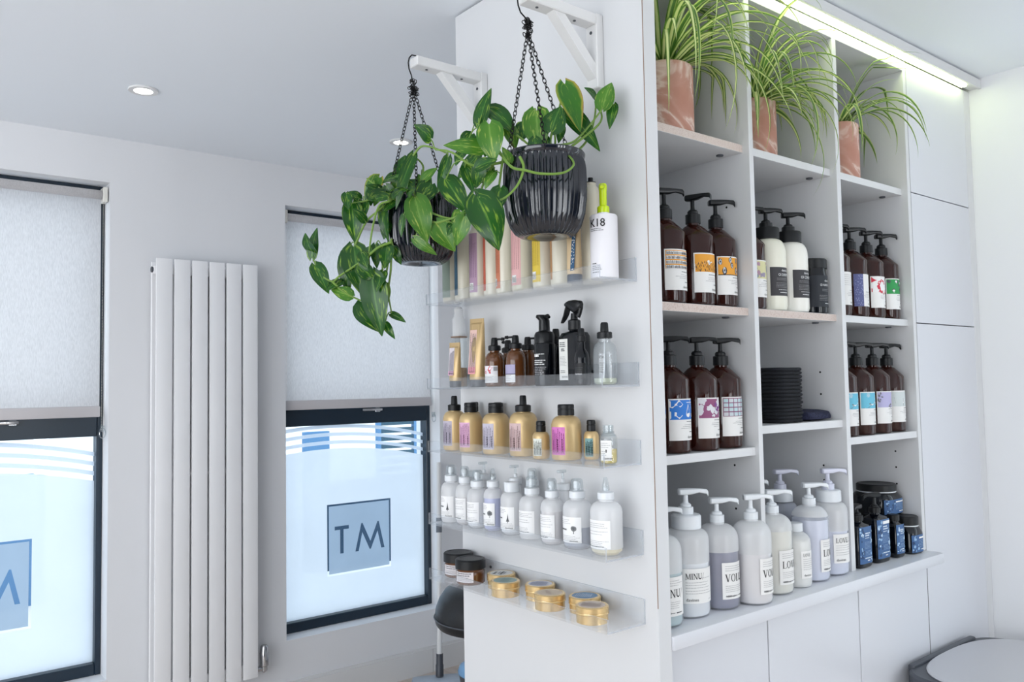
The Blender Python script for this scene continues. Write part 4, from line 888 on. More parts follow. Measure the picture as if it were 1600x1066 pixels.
def tube(nm, x, y, w, d, h, cap_h, pc, seed, az, top_w=None):
    t = thing('tube', nm, 'tube', (x, y, S2), 0, 'gold tubes standing on their caps'); rz = D(az-180)
    tw = top_w or w*1.06; b = MB(); b.loft([(cap_h, d*.95, w*.95, 2), (cap_h+.004, d, w, 2), (cap_h+(h-cap_h)*.5, d*.72, w*1.03, 2.2), (h-.014, .012, tw, 3), (h-.010, .0036, tw, 8), (h, .0034, tw, 8)], 48); b.obj('tube_body', GOLDL, t, rz=rz)
    b = MB(); b.loft([(0, d*.96-.002, w*.96-.002, 2), (.001, d*.96, w*.96, 2), (cap_h-.001, d*.98, w*.98, 2), (cap_h, d*.96, w*.96, 2)], 44); b.obj('cap', DGREY, t, rz=rz)
    lean = (d/2-.004)/(h-cap_h); L = Label(w*.52, (h-cap_h)*.72, ink(*pc), seed); L.vlines(.15, .85, .05, .95, 6, ink(84, 78, 96), .0012); L.rect(0, .0, 1, .16, ink(min(255, pc[0]+10), pc[1]-30, pc[2]-10), 1); L.text(MARK, .12, .03, .006)
    L.build('label', plane(az, d/2+.0004-lean*.012, cap_h+.014, lean*.97, -w*.1), t, .02); return t
tube('short gold tube with white label, front left of the second ledge', 1.183, 1.704, .034, .026, .112, .016, (222, 214, 220), 1, 190)
tube('tall gold tube with pink label beside the short one', 1.203, 1.636, .044, .036, .168, .018, (232, 196, 186), 2, 190, .046)
def dropper(nm, x, y, r, h, art, az, nozzle_az, glass=AMBERL, back=False):
    t = thing('bottle', nm, 'bottle', (x, y, S2), 0, 'small amber applicator bottles'); nr = .0115
    prof = [(0, .001), (r-.005, 0), (r-.001, .002), (r, .006), (r, h*.60)]
    for q in range(1, 6): a = q/5*PI/2; prof.append((nr+(r-nr)*math.cos(a), h*.60+h*.26*math.sin(a)))
    b = MB(); b.lathe(prof+[(nr, h*.94)], 40); b.obj('bottle_body', glass, t)
    b = MB(); b.lathe([(nr+.001, 0), (nr+.0035, .001), (nr+.0035, .011), (nr+.001, .013), (.0085, .0135), (.0075, .028), (.006, .031), (0, .031)], 44, 0, 0, h*.90, flute=(22, .014, .001, .011)); b.obj('collar', BLACKM, t)
    if nozzle_az is not None:
        c, s_ = math.cos(D(nozzle_az)), math.sin(D(nozzle_az)); z = h*.90+.027; b = MB(); b.tube([(0, 0, z), (.014*c, .014*s_, z), (.020*c, .020*s_, z), (.0205*c, .0205*s_, z), (.027*c, .027*s_, z), (.0275*c, .0275*s_, z)], [.003, .0024, .0024, .0042, .0036, .002], 10); b.obj('nozzle', BLACK, t)
    if art:
        L = Label(r*1.7, h*.42, ink(234, 234, 234), 7)
        if art == 'red': L.rect(0, .5, 1, 1, ink(226, 224, 228)); L.poly([(0, .95), (.5, .98), (.7, .9), (.55, .7), (.6, .55), (.5, .55), (.45, .72), (.2, .78), (0, .75)], ink(206, 40, 60), 2); L.poly([(.05, .66), (.2, .72), (.3, .56), (.1, .54)], ink(206, 40, 60), 2); L.rect(.75, .7, .98, .95, INKG, 2)
        else: L.rect(0, .48, 1, 1, ink(170, 164, 196)); L.rect(0, .44, 1, .48, ink(60, 56, 84), 2)
        L.lines(.08, .92, .38, 4, .09); L.build('label', cyl(r, az, h*.10), t)
    return t
dropper('small amber applicator bottle with red and white label', 1.186, 1.545, .0230, .094, 'red', 200, -70)
dropper('small amber applicator bottle with lilac label', 1.190, 1.471, .0232, .096, 'lilac', 178, 110)
dropper('small amber applicator bottle behind the red labelled one', 1.240, 1.562, .0172, .090, None, 0, 80, back=True)
dropper('small amber applicator bottle behind the lilac labelled one', 1.240, 1.487, .0175, .094, None, 0, -75, back=True)
dropper('small dark bottle behind the black foam pump bottle', 1.2385, 1.386, .0180, .108, None, 0, None, INKB, back=True)
t = thing('pump_bottle', 'black cylindrical foam pump bottle left of the black trigger spray', 'bottle', (1.196, 1.376, S2)); r = .0235
b = MB(); b.lathe([(0, .001), (r-.003, 0), (r, .003), (r, .092), (r-.001, .094)], 44); b.obj('bottle_body', INKB, t)
b = MB(); b.lathe([(r-.001, 0), (r-.001, .018), (r-.004, .024), (.014, .026), (.0125, .028), (0, .028)], 44, 0, 0, .0945); b.obj('collar', BLACK, t)
b = MB(); b.loft([(.12, .026, .024, 2), (.145, .025, .023, 2), (.152, .030, .020, 2.4, -.003, .004), (.157, .026, .018, 2.4, -.003, .004)], 28); b.tube([(.0, -.005, .151), (-.004, -.017, .153), (-.006, -.024, .150)], [.006, .005, .003], 12); b.obj('pump_head', BLACK, t)
Label(.034, .062, None, 5).lines(.05, .9, .92, 1, .1, WHT, .0016).lines(.05, .6, .84, 1, .1, WHT, .0044).lines(.05, .9, .70, 3, .07, WHT, .0016).lines(.05, .95, .46, 5, .06, ink(190, 190, 194), .0010).build('print', cyl(r, 200, .012), t)
t = thing('spray_bottle', 'black rectangular trigger spray bottle with narrow white label', 'bottle', (1.213, 1.297, S2))
b = MB(); b.loft([(0, .036, .060, 6), (.003, .040, .064, 6), (.105, .040, .064, 6), (.113, .034, .058, 5), (.117, .02, .026, 2.4), (.122, .019, .019, 2)], 52); b.obj('bottle_body', INKB, t)
b = MB(); b.lathe([(.0125, 0), (.0135, .001), (.0135, .020), (.0115, .022), (.008, .023), (.007, .036)], 48, 0, 0, .119, flute=(24, .012, .001, .019)); b.obj('collar', BLACKM, t)
b = MB(); rr = []
for yy, hw, z0, z1 in ((-.024, .005, .170, .176), (-.020, .008, .160, .181), (-.004, .009, .154, .184), (.012, .008, .164, .184), (.022, .006, .170, .181), (.026, .005, .172, .179)):
    rr.append([(hw*math.copysign(abs(math.cos(a*PI/8))**.6, math.cos(a*PI/8)), yy, (z0+z1)/2+(z1-z0)/2*math.copysign(abs(math.sin(a*PI/8))**.6, math.sin(a*PI/8))) for a in range(16)])
b.rings(rr); b.tube([(0, -.021, .165), (0, -.017, .154), (0, -.012, .148)], [.005, .005, .006], 10); b.obj('spray_head', BLACK, t)
b = MB(); rr = []
for yy, zz, hw in ((.016, .172, .0075), (.021, .162, .0075), (.026, .150, .007), (.033, .140, .006), (.037, .135, .004)): rr.append([(hw, yy-.003, zz+.004), (-hw, yy-.003, zz+.004), (-hw, yy+.002, zz+.001), (hw, yy+.002, zz+.001)])
b.rings(rr); b.obj('trigger', BLACK, t)
L = Label(.027, .088, ink(226, 226, 222), 8); L.lines(.1, .9, .9, 3, .045, MID, .002); L.lines(.25, .75, .74, 2, .04, MID, .0026); L.lines(.12, .88, .56, 7, .035); L.lines(.15, .85, .22, 2, .04, MID, .0014); L.text(MARK, .3, .06, .006); L.build('label', plane(180, .0203, .012, 0, -.014), t, .02)
t = thing('bottle', 'slim black spray bottle in front of the trigger spray bottle', 'bottle', (1.1765, 1.238, S2)); r = .0150
b = MB(); b.lathe([(0, .001), (r-.004, 0), (r, .004), (r, .056), (r*.9, .066), (.0075, .076), (.007, .092)], 36); b.obj('bottle_body', INKB, t)
b = MB(); b.lathe([(.0085, 0), (.0095, .001), (.0095, .012), (.0075, .013), (.0065, .026), (.005, .028), (0, .028)], 36, 0, 0, .09); b.obj('spray_cap', BLACKM, t)
Label(.028, .034, ink(16, 17, 20), 2).text(MARK, .2, .3, .005, WHT).lines(.2, .8, .7, 3, .12, MID).build('label', cyl(r, 200, .012), t)
t = thing('bottle', 'clear glass spray bottle with black ribbed cap, right end of the second ledge', 'bottle', (1.190, 1.184, S2)); r = .0245
prof = [(0, .001), (r-.006, 0), (r-.001, .002), (r, .007), (r, .060)]
for q in range(1, 7): a = q/6*PI/2; prof.append((.012+(r-.012)*math.cos(a), .060+.027*math.sin(a)))
b = MB(); b.lathe(prof+[(.0115, .098)], 44); b.obj('bottle_body', CLEAR, t)
b = MB(); b.lathe([(0, .002), (r-.006, .002), (r-.002, .006), (r-.002, .014), (0, .014)], 36); b.obj('liquid', P('pale_olive_liquid', (196, 200, 176), .2), t)
b = MB(); b.lathe([(.013, 0), (.0155, .001), (.0155, .012), (.013, .0135), (.0085, .014), (.0078, .030), (.006, .033), (0, .033)], 48, 0, 0, .094, flute=(24, .014, .001, .012)); b.obj('spray_cap', BLACKM, t)
b = MB(); b.tube([(0, 0, .098), (0, .002, .05), (0, .006, .008)], .0016, 8); b.obj('dip_tube', PUMPW, t)
Label(.014, .05, None, 9).text('OI', .1, .78, .008, MID).lines(.1, .9, .6, 5, .09, MID, .0008).build('print', cyl(r, 212, .014), t)

# top ledge: striped cans, tube, aerosol, white bottle with lime pump
def can(nm, x, y, r, h, bands, seed, az=168):
    t = thing('can', nm, 'can', (x, y, S1), 0, 'cream cans with coloured stripes on the top ledge')
    b = MB(); b.lathe([(0, .002), (r-.005, .0005), (r-.003, 0), (r-.0005, .004), (r, .008), (r, h*.86), (r*.93, h*.90), (r*.74, h*.93), (r*.72, h*.95), (r*.72, h*.995), (r*.66, h), (0, h)], 40); b.obj('can_body', P_can, t)
    L = Label(r*1.5, h*.78, ink(*bands[0]), seed); R = L.rnd
    if bands[1] == 'text': L.vlines(.15, .85, .25, .95, 6, ink(*[max(0, c-80) for c in bands[0]]), .0009); L.rect(.3, .04, .7, .16, PAPER, 2); L.vlines(.35, .65, .05, .15, 6, INK, .0008, 3)
    elif bands[1] == 'dots':
        for k in range(46): L.blob(R.uniform(.08, .92), R.uniform(.04, .96), .014, PAPER, 2, 6, .4)
    L.build('label', cyl(r, az, .014), t); return t
P_can = P('cream_can_enamel', (224, 218, 200), .3, coat=.2)
can('grey green can at the left end of the top clear ledge', 1.205, 1.752, .0200, .186, ((142, 158, 146), ''), 1, 190)
can('cream can with dark teal stripe on the top clear ledge', 1.204, 1.690, .0235, .186, ((34, 80, 104), ''), 2, 150)
can('cream can with lilac printed stripe on the top clear ledge', 1.200, 1.622, .0225, .186, ((178, 146, 172), 'text'), 3, 182)
can('cream can with rust red stripe on the top clear ledge', 1.206, 1.573, .0222, .186, ((192, 92, 68), ''), 4, 140)
can('cream can with orange printed stripe on the top clear ledge', 1.203, 1.520, .0222, .186, ((206, 126, 96), 'text'), 5, 155)
can('cream can with pale pink printed stripe under the right hanging pot', 1.201, 1.455, .0245, .186, ((228, 178, 178), 'text'), 6, 180)
can('cream can with yellow printed stripe under the right hanging pot', 1.204, 1.384, .0245, .186, ((224, 196, 72), 'text'), 7, 170)
can('cream can with thin copper stripe left of the navy capped tube', 1.205, 1.325, .0240, .186, ((178, 132, 88), ''), 8, 128)
t = thing('tube', 'beige tube with blue patterned stripe standing on navy cap', 'tube', (1.189, 1.267, S1)); b = MB()
b.loft([(.017, .030, .030, 2), (.021, .032, .0335, 2), (.09, .022, .036, 2.2), (.168, .005, .037, 4), (.18, .0034, .037, 8)], 44); b.obj('tube_body', P('beige_tube', (216, 190, 150), .35), t)
b = MB(); b.lathe([(.0150, 0), (.0160, .001), (.0160, .016), (.015, .0175)], 40); b.obj('cap', P('navy_cap', (58, 72, 92), .4), t)
L = Label(.012, .12, ink(52, 92, 128), 4); [L.blob(L.rnd.uniform(.1, .9), L.rnd.uniform(.02, .98), .012, PAPER, 2, 6, .4) for k in range(40)]; L.build('label', plane(180, .0160, .024, .088, .010), t, .02)
t = thing('can', 'cream aerosol can behind the beige tube and right hanging pot', 'can', (1.2365, 1.262, S1)); r = .0222
b = MB(); b.lathe([(0, .001), (r-.003, 0), (r, .003), (r, .175), (r*.94, .192), (r*.78, .205), (r*.55, .212), (r*.55, .218)], 40); b.obj('can_body', P_can, t)
b = MB(); b.lathe([(.0115, 0), (.0118, .004), (.006, .006), (.0055, .014), (0, .0145)], 24, 0, 0, .216); b.obj('spray_cap', BLACK, t)
t = thing('pump_bottle', 'white bottle with lime green pump at the right end of the top ledge', 'bottle', (1.203, 1.192, S1)); r = .0285
b = MB(); b.lathe([(0, .001), (r-.003, 0), (r, .002), (r, .129), (r-.002, .132), (.013, .1335), (.0125, .137)], 48); b.obj('bottle_body', P('white_satin_plastic', (236, 234, 238), .35), t)
b = MB(); b.lathe([(.0118, 0), (.0125, .001), (.0125, .015), (.011, .017), (.0075, .018), (.007, .022)], 40, 0, 0, .134); b.obj('collar', LIME, t)
b = MB(); b.lathe([(.0078, 0), (.0078, .028), (.0085, .031), (.0085, .040), (.007, .043), (0, .043)], 28, 0, 0, .155); b.tube([(0, 0, .190), (-.012, -.010, .190), (-.017, -.014, .187)], [.005, .0045, .0035], 10); b.obj('pump_head', LIME, t)
L = Label(.046, .118, None, 3); L.text('K18', .02, .84, .0235, INK, wide=.9); L.text('K18', .028, .84, .0235, INK, wide=.9); L.lines(.05, .75, .80, 2, .03, MID, .0012); L.lines(.12, .42, .20, 1, .03, INK, .0016); L.lines(.12, .6, .155, 3, .03, MID, .0010); L.lines(.12, .6, .05, 1, .03, MID, .0012); L.build('print', cyl(r, 205, .006), t)
# ------------------------------------------------------------------ brackets and hanging plants
def bracket(label, yc):
    t = thing('shelf_bracket', label, 'bracket', (1.263, yc, 2.0), 0, 'white wall brackets on the end panel'); h = .017
    b = MB(); b.box(-.021, 0, -h, h, .036, .200, bev=.002); b.obj('wall_plate', WPAINT, t)
    b = MB(); b.box(-.212, -.0205, -h, h, .175, .198, bev=.002); b.obj('arm', WPAINT, t)
    b = MB(); n = b.add([(x, y, z) for y in (-.012, .012) for x, z in ((-.020, .055), (-.020, .088), (-.108, .1755), (-.140, .1755))])
    for f in ((3, 2, 1, 0), (4, 5, 6, 7), (0, 1, 5, 4), (1, 2, 6, 5), (2, 3, 7, 6), (3, 0, 4, 7)): b.face([n+k for k in f], 0, False)
    b.obj('brace', WPAINT, t)
    for z in (.065, .160):
        b = MB(); b.rings([[(X, .0035*math.cos(q*PI/6), z+.0035*math.sin(q*PI/6)) for q in range(12)] for X in (-.0205, -.0225)]); b.obj('screw', DGREY, t)
    for x in (-.175, -.07): b = MB(); b.lathe([(.0032, 0), (.0032, -.0015), (0, -.0015)], 10, x, 0, .175); b.obj('screw', DGREY, t)
    return t
bracket('white wooden bracket holding the right hanging plant, nearer the shelving front', 1.255)
bracket('white wooden bracket holding the left hanging plant, nearer the windows', 1.672)
CAMP = Vector((0, 0, 1.4))
def pothos_blade(mb, B, T, W, rnd, mi):
    B, T = Vector(B), Vector(T); a = T-B; L = a.length; a.normalize()
    n = Vector((-.62, -.62, .35))+Vector((rnd.uniform(-.3, .3), rnd.uniform(-.3, .3), rnd.uniform(-.3, .3)))
    n = n-a*n.dot(a); n.normalize(); s = a.cross(n); fold = rnd.uniform(.05, .22); W *= 1.12; bend = rnd.uniform(.02, .16); tw = rnd.uniform(-.25, .25)
    rows = 11; us = (-1, -.62, -.25, 0, .25, .62, 1); idx = []
    for i in range(rows):
        t = i/(rows-1); hw = W/2*max(0.0, math.sin(PI*min(1, (t*.985+.006)**.58)))**.85; r = []
        for u in us:
            tt = t-.13*abs(u)**1.6*max(0, 1-t*2.6)
            q = B+a*(L*tt)+s*(hw*u)+n*(fold*abs(u)*hw-.25*fold*hw*u*u+bend*L*math.sin(PI*t)*.6-.10*L*t*t+.012*W/.05*math.sin(9*t+3*u)*abs(u)*W)+s*(tw*.15*L*t*t)
            r.append(q)
        idx.append(mb.add(r))
    for i in range(rows-1):
        for j in range(6):
            uv = [((us[j]+1)/2, i/(rows-1)), ((us[j+1]+1)/2, i/(rows-1)), ((us[j+1]+1)/2, (i+1)/(rows-1)), ((us[j]+1)/2, (i+1)/(rows-1))]
            mb.face((idx[i]+j, idx[i]+j+1, idx[i+1]+j+1, idx[i+1]+j), mi, True, uv)
def hanging_plant(label, cx, cy, zr, zb, hookx, LV, ST, seed, brown, bare):
    rnd = random.Random(seed); t = thing('hanging_plant', label, 'plant', (cx, cy, zb), 0, 'pothos plants hanging in ribbed pots'); o = Vector((cx, cy, zb)); H = zr-zb
    prof = [(0, .006), (.030, .004), (.040, 0), (.052, .001), (.062, .008), (.071, .022), (.0785, .045), (.0825, .075), (.0835, .100), (.0825, H*.82), (.0805, H*.90), (.0800, H*.93), (.0830, H*.955), (.0835, H*.985), (.082, H), (.079, H), (.0775, H*.95), (.077, H*.86)]
    b = MB(); b.lathe(prof, 200, flute=(40, .03, .006, H*.91)); b.obj('pot', GLAZE, t)
    b = MB(); b.lathe([(.0765, H*.87), (.05, H*.91), (.02, H*.93), (0, H*.93)], 28); b.obj('soil', SOIL, t)
    # chains from the knot to three points of the rim
    knot = Vector((hookx, cy, 2.118)); R2 = Vector((.78, -.625, 0)); F2 = Vector((-.64, -.77, 0))
    def link(mb, p, d, tw, ln=.0062, w=.0036, th=.0010):
        d = d.normalized(); u = d.orthogonal().normalized(); v = d.cross(u); u2 = u*math.cos(tw)+v*math.sin(tw)
        mb.tube([p+d*(ln*math.sin(q*PI/6))+u2*(w*math.cos(q*PI/6)) for q in range(12)], th, 5, closed=True)
    for sx, sf in ((-.90, .44), (.0, 1.0), (.75, -.66)):
        e = Vector((cx, cy, zr-.004))+(R2*sx+F2*sf).normalized()*.0805; ch = MB(); d = e-knot; N = int(d.length/.0092)
        for k in range(N+1): link(ch, knot+d*(k/N)-o, d, (k % 2)*PI/2+.35)
        ch.obj('chain', CHAINM, t)
    kn = MB()
    for k in range(26):
        p = knot+Vector((rnd.uniform(-.007, .007), rnd.uniform(-.007, .007), rnd.uniform(-.012, .02))); link(kn, p-o, Vector((rnd.uniform(-1, 1), rnd.uniform(-1, 1), rnd.uniform(-1, 1))), rnd.uniform(0, 3))
    kn.obj('chain_knot', CHAINM, t)
    hk = MB(); hk.tube([Vector((x, cy, z))-o for x, z in [(1.066, 2.2005), (1.056, 2.2025), (1.046, 2.2015), (1.039, 2.193), (1.036, 2.180), (1.038, 2.165), (1.044, 2.152), (hookx-.004, 2.143), (hookx, 2.130)]], .0016, 8); hk.obj('hook', CHAINM, t)
    fo, sb = MB(), MB(); allp = []
    lush = []
    for si, st in enumerate(ST):
        p = bez(st, 7); allp += p
        if si not in bare: lush += p
        n = len(p); sb.tube([q-o for q in p], [.0030-.0013*i/n for i in range(n)], 8, 0 if len(allp) % 3 else 0)
    for k, (B, T, W) in enumerate(LV):
        pothos_blade(fo, Vector(B)-o, Vector(T)-o, W, rnd, 2 if k in brown else 1 if rnd.random() < .30 else 0)
        near = min(allp, key=lambda q: (q-Vector(B)).length); d = (near-Vector(B)).length
        if .004 < d < .12: mid = (near+Vector(B))/2+Vector((0, 0, .012)); sb.tube([q-o for q in bez([near, mid, B], 6)], .0013, 6)
    for k in range(26):
        q = rnd.choice(lush); B = q+Vector((rnd.uniform(-.02, .02), rnd.uniform(-.02, .02), rnd.uniform(-.01, .02))); L = rnd.uniform(.03, .06)
        T = B+Vector((rnd.uniform(-.7, .4), rnd.uniform(-.5, .5), rnd.uniform(-1.2, .5))).normalized()*L
        if max(B.x, T.x) < 1.235 and max(B.z, T.z) < zr+.06 and (B-Vector((cx, cy, B.z))).length > .03: pothos_blade(fo, B-o, T-o, L*rnd.uniform(.5, .7), rnd, 1 if rnd.random() < .35 else 0); sb.tube([q-o, (q+B)/2-o+Vector((0, 0, .004)), B-o], .0012, 6)
    fo.obj('foliage', [POTHOS, POTHOSY, POTHOSB], t, sharp=None)
    sb.obj('stems', STEMG, t)
    rt = MB()
    for k in range(16):
        a = rnd.uniform(0, 2*PI); p = Vector((.06*math.cos(a), .06*math.sin(a), H*.93)); pts = [p]
        for q in range(4): p = p+Vector((rnd.uniform(-.014, .014), rnd.uniform(-.014, .014), rnd.uniform(-.003, .010))); pts.append(p)
        rt.tube(bez(pts, 3), .0011, 5)
    rt.obj('roots', STEMB, t); return t
RIGHT_LEAVES = [((0.981, 1.316, 1.926),(0.995, 1.3, 2.002),0.031),((1.008, 1.318, 1.965),(1.035, 1.262, 1.906),0.040),((0.955, 1.249, 1.904),(0.957, 1.239, 1.828),0.049),((0.965, 1.281, 1.866),(0.893, 1.313, 1.872),0.032),((1.07, 1.243, 1.951),(1.063, 1.229, 1.859),0.054),((1.075, 1.204, 1.9),(1.087, 1.191, 1.952),0.046),((1.141, 1.233, 2.019),(1.14, 1.189, 1.914),0.046),((1.219, 1.223, 2.002),(1.188, 1.221, 2.02),0.021),((1.203, 1.187, 1.967),(1.223, 1.179, 2.027),0.037),((1.227, 1.179, 1.978),(1.201, 1.166, 1.922),0.022),((1.167, 1.254, 1.973),(1.199, 1.195, 1.883),0.038),((0.922, 1.246, 1.758),(0.957, 1.225, 1.657),0.065),((0.943, 1.315, 1.832),(0.952, 1.298, 1.781),0.027),((0.925, 1.356, 1.814),(0.949, 1.316, 1.741),0.043),((0.995, 1.286, 1.828),(0.98, 1.312, 1.806),0.025),((0.993, 1.336, 1.872),(0.958, 1.368, 1.822),0.029),((1.091, 1.303, 1.945),(1.074, 1.295, 1.906),0.034),((1.143, 1.249, 1.937),(1.141, 1.254, 1.9),0.019),((0.987, 1.378, 1.888),(0.967, 1.383, 1.856),0.026),((1.004, 1.375, 1.925),(0.981, 1.383, 1.892),0.030),]
RIGHT_STEMS = [[(0.98, 1.257, 1.862),(0.983, 1.219, 1.819),(1.001, 1.199, 1.81),(1.026, 1.18, 1.803),(1.061, 1.157, 1.805),(1.084, 1.151, 1.823),(1.096, 1.178, 1.849),(1.102, 1.211, 1.864)],[(1.002, 1.215, 1.84),(1.002, 1.204, 1.815),(0.989, 1.211, 1.779),(0.962, 1.228, 1.753),(0.924, 1.245, 1.757)],[(1.035, 1.299, 1.915),(1.04, 1.271, 1.903),(1.047, 1.241, 1.877),(1.059, 1.233, 1.857)],[(1.11, 1.242, 1.877),(1.121, 1.232, 1.886),(1.151, 1.22, 1.897),(1.18, 1.207, 1.929),(1.203, 1.187, 1.967)],[(1.15, 1.236, 1.873),(1.18, 1.236, 1.889),(1.202, 1.23, 1.916),(1.218, 1.226, 1.961),(1.22, 1.222, 2.002)],[(1.113, 1.239, 1.877),(1.107, 1.243, 1.899),(1.133, 1.242, 1.971),(1.141, 1.233, 2.019)],[(1.125, 1.231, 1.869),(1.203, 1.201, 1.936),(1.207, 1.196, 1.966)],[(1.002, 1.266, 1.85),(0.994, 1.261, 1.833),(0.99, 1.267, 1.791),(0.984, 1.273, 1.77)],[(1.088, 1.222, 1.868),(1.065, 1.239, 1.887),(1.066, 1.247, 1.937)],[(1.008, 1.262, 1.843),(0.968, 1.269, 1.831),(0.935, 1.283, 1.829),(0.899, 1.297, 1.851),(0.874, 1.317, 1.857)],[(1.008, 1.273, 1.853),(0.985, 1.29, 1.886),(0.974, 1.309, 1.923)],[(0.983, 1.269, 1.841),(0.973, 1.293, 1.801),(0.938, 1.259, 1.768)],[(0.925, 1.271, 1.736),(0.904, 1.302, 1.724),(0.877, 1.324, 1.715)],[(1.083, 1.239, 1.864),(1.1, 1.224, 1.878),(1.087, 1.207, 1.901)],]
LEFT_LEAVES = [((0.846, 1.803, 1.708),(0.851, 1.793, 1.78),0.028),((0.848, 1.79, 1.689),(0.869, 1.765, 1.622),0.036),((0.911, 1.731, 1.613),(0.873, 1.76, 1.632),0.032),((0.918, 1.731, 1.73),(0.929, 1.716, 1.613),0.060),((0.923, 1.766, 1.726),(0.915, 1.766, 1.621),0.043),((0.937, 1.682, 1.66),(0.951, 1.667, 1.518),0.060),((0.936, 1.725, 1.6),(0.96, 1.698, 1.529),0.056),((0.988, 1.685, 1.572),(1.017, 1.663, 1.553),0.017),((0.978, 1.694, 1.55),(0.991, 1.674, 1.512),0.018),((0.991, 1.576, 1.826),(1.007, 1.557, 1.725),0.056),((1.029, 1.549, 1.77),(1.056, 1.519, 1.703),0.049),((0.996, 1.59, 1.736),(1.037, 1.56, 1.699),0.023),((1.006, 1.607, 1.933),(0.96, 1.615, 1.809),0.028),((1.03, 1.692, 1.909),(1.044, 1.703, 1.966),0.044),((0.976, 1.711, 1.899),(0.948, 1.737, 1.848),0.038),((1.006, 1.674, 1.896),(0.975, 1.699, 1.887),0.040),((0.912, 1.728, 1.833),(0.913, 1.721, 1.738),0.044),((0.938, 1.72, 1.838),(0.928, 1.719, 1.786),0.040),((1.037, 1.64, 1.855),(1.024, 1.672, 1.898),0.058),((1.058, 1.541, 1.922),(1.041, 1.56, 1.841),0.024),((1.02, 1.587, 1.874),(1.044, 1.566, 1.904),0.022),((0.965, 1.674, 1.82),(0.969, 1.663, 1.739),0.029),((0.952, 1.69, 1.732),(0.955, 1.691, 1.677),0.024),((0.976, 1.603, 1.79),(0.97, 1.611, 1.741),0.017),((1.034, 1.577, 1.864),(0.996, 1.585, 1.814),0.043),((0.985, 1.664, 1.725),(1.0, 1.655, 1.685),0.021),((0.974, 1.692, 1.643),(0.982, 1.689, 1.594),0.024),((0.961, 1.712, 1.874),(0.95, 1.711, 1.829),0.028),((0.978, 1.679, 1.785),(0.967, 1.678, 1.746),0.026),((1.038, 1.623, 1.895),(1.04, 1.586, 1.846),0.033),((1.077, 1.536, 1.777),(1.083, 1.534, 1.736),0.027),]
LEFT_STEMS = [[(0.983, 1.658, 1.843),(0.961, 1.638, 1.827),(0.943, 1.653, 1.818),(0.933, 1.664, 1.777),(0.932, 1.681, 1.725),(0.931, 1.685, 1.683),(0.937, 1.682, 1.658)],[(0.966, 1.64, 1.733),(0.941, 1.661, 1.72),(0.922, 1.691, 1.695),(0.889, 1.746, 1.662),(0.875, 1.758, 1.649),(0.857, 1.784, 1.669),(0.847, 1.802, 1.708)],[(0.988, 1.666, 1.849),(0.981, 1.672, 1.847),(0.96, 1.7, 1.876),(0.948, 1.721, 1.895)],[(0.976, 1.658, 1.725),(0.981, 1.671, 1.672),(0.983, 1.686, 1.622),(0.99, 1.684, 1.573)],[(1.022, 1.6, 1.86),(1.014, 1.571, 1.807),(1.03, 1.547, 1.787),(1.058, 1.525, 1.779),(1.088, 1.513, 1.794)],[(0.921, 1.728, 1.737),(0.933, 1.702, 1.784),(0.95, 1.674, 1.809),(0.983, 1.658, 1.838)],[(1.006, 1.607, 1.933),(1.015, 1.586, 1.951),(1.031, 1.561, 1.945),(1.058, 1.541, 1.931)],[(0.875, 1.758, 1.649),(0.893, 1.745, 1.627),(0.911, 1.731, 1.613),(0.932, 1.716, 1.601)],[(1.0, 1.669, 1.856),(0.966, 1.684, 1.85),(0.934, 1.711, 1.837),(0.912, 1.728, 1.833)],[(1.02, 1.665, 1.863),(1.03, 1.692, 1.909)],[(1.026, 1.623, 1.855),(1.036, 1.611, 1.911),(1.006, 1.607, 1.933)],[(1.016, 1.559, 1.774),(1.037, 1.542, 1.769),(1.089, 1.514, 1.774)],[(0.963, 1.681, 1.728),(0.966, 1.682, 1.681),(0.97, 1.694, 1.648),(0.974, 1.692, 1.641)],[(0.981, 1.666, 1.746),(0.98, 1.684, 1.683),(0.975, 1.69, 1.645)],[(0.991, 1.576, 1.826),(1.003, 1.603, 1.849),(1.02, 1.639, 1.863)],]
hanging_plant('pothos in a dark ribbed pot, the right and nearer of the two hanging plants', 1.100, 1.255, 1.868, 1.698, 1.062, RIGHT_LEAVES, RIGHT_STEMS, 5, {6}, {0, 1, 3, 4, 6})
hanging_plant('pothos in a dark ribbed pot, the left hanging plant trailing in front of the window', 1.068, 1.672, 1.860, 1.694, 1.050, LEFT_LEAVES, LEFT_STEMS, 8, {14}, {4, 11})

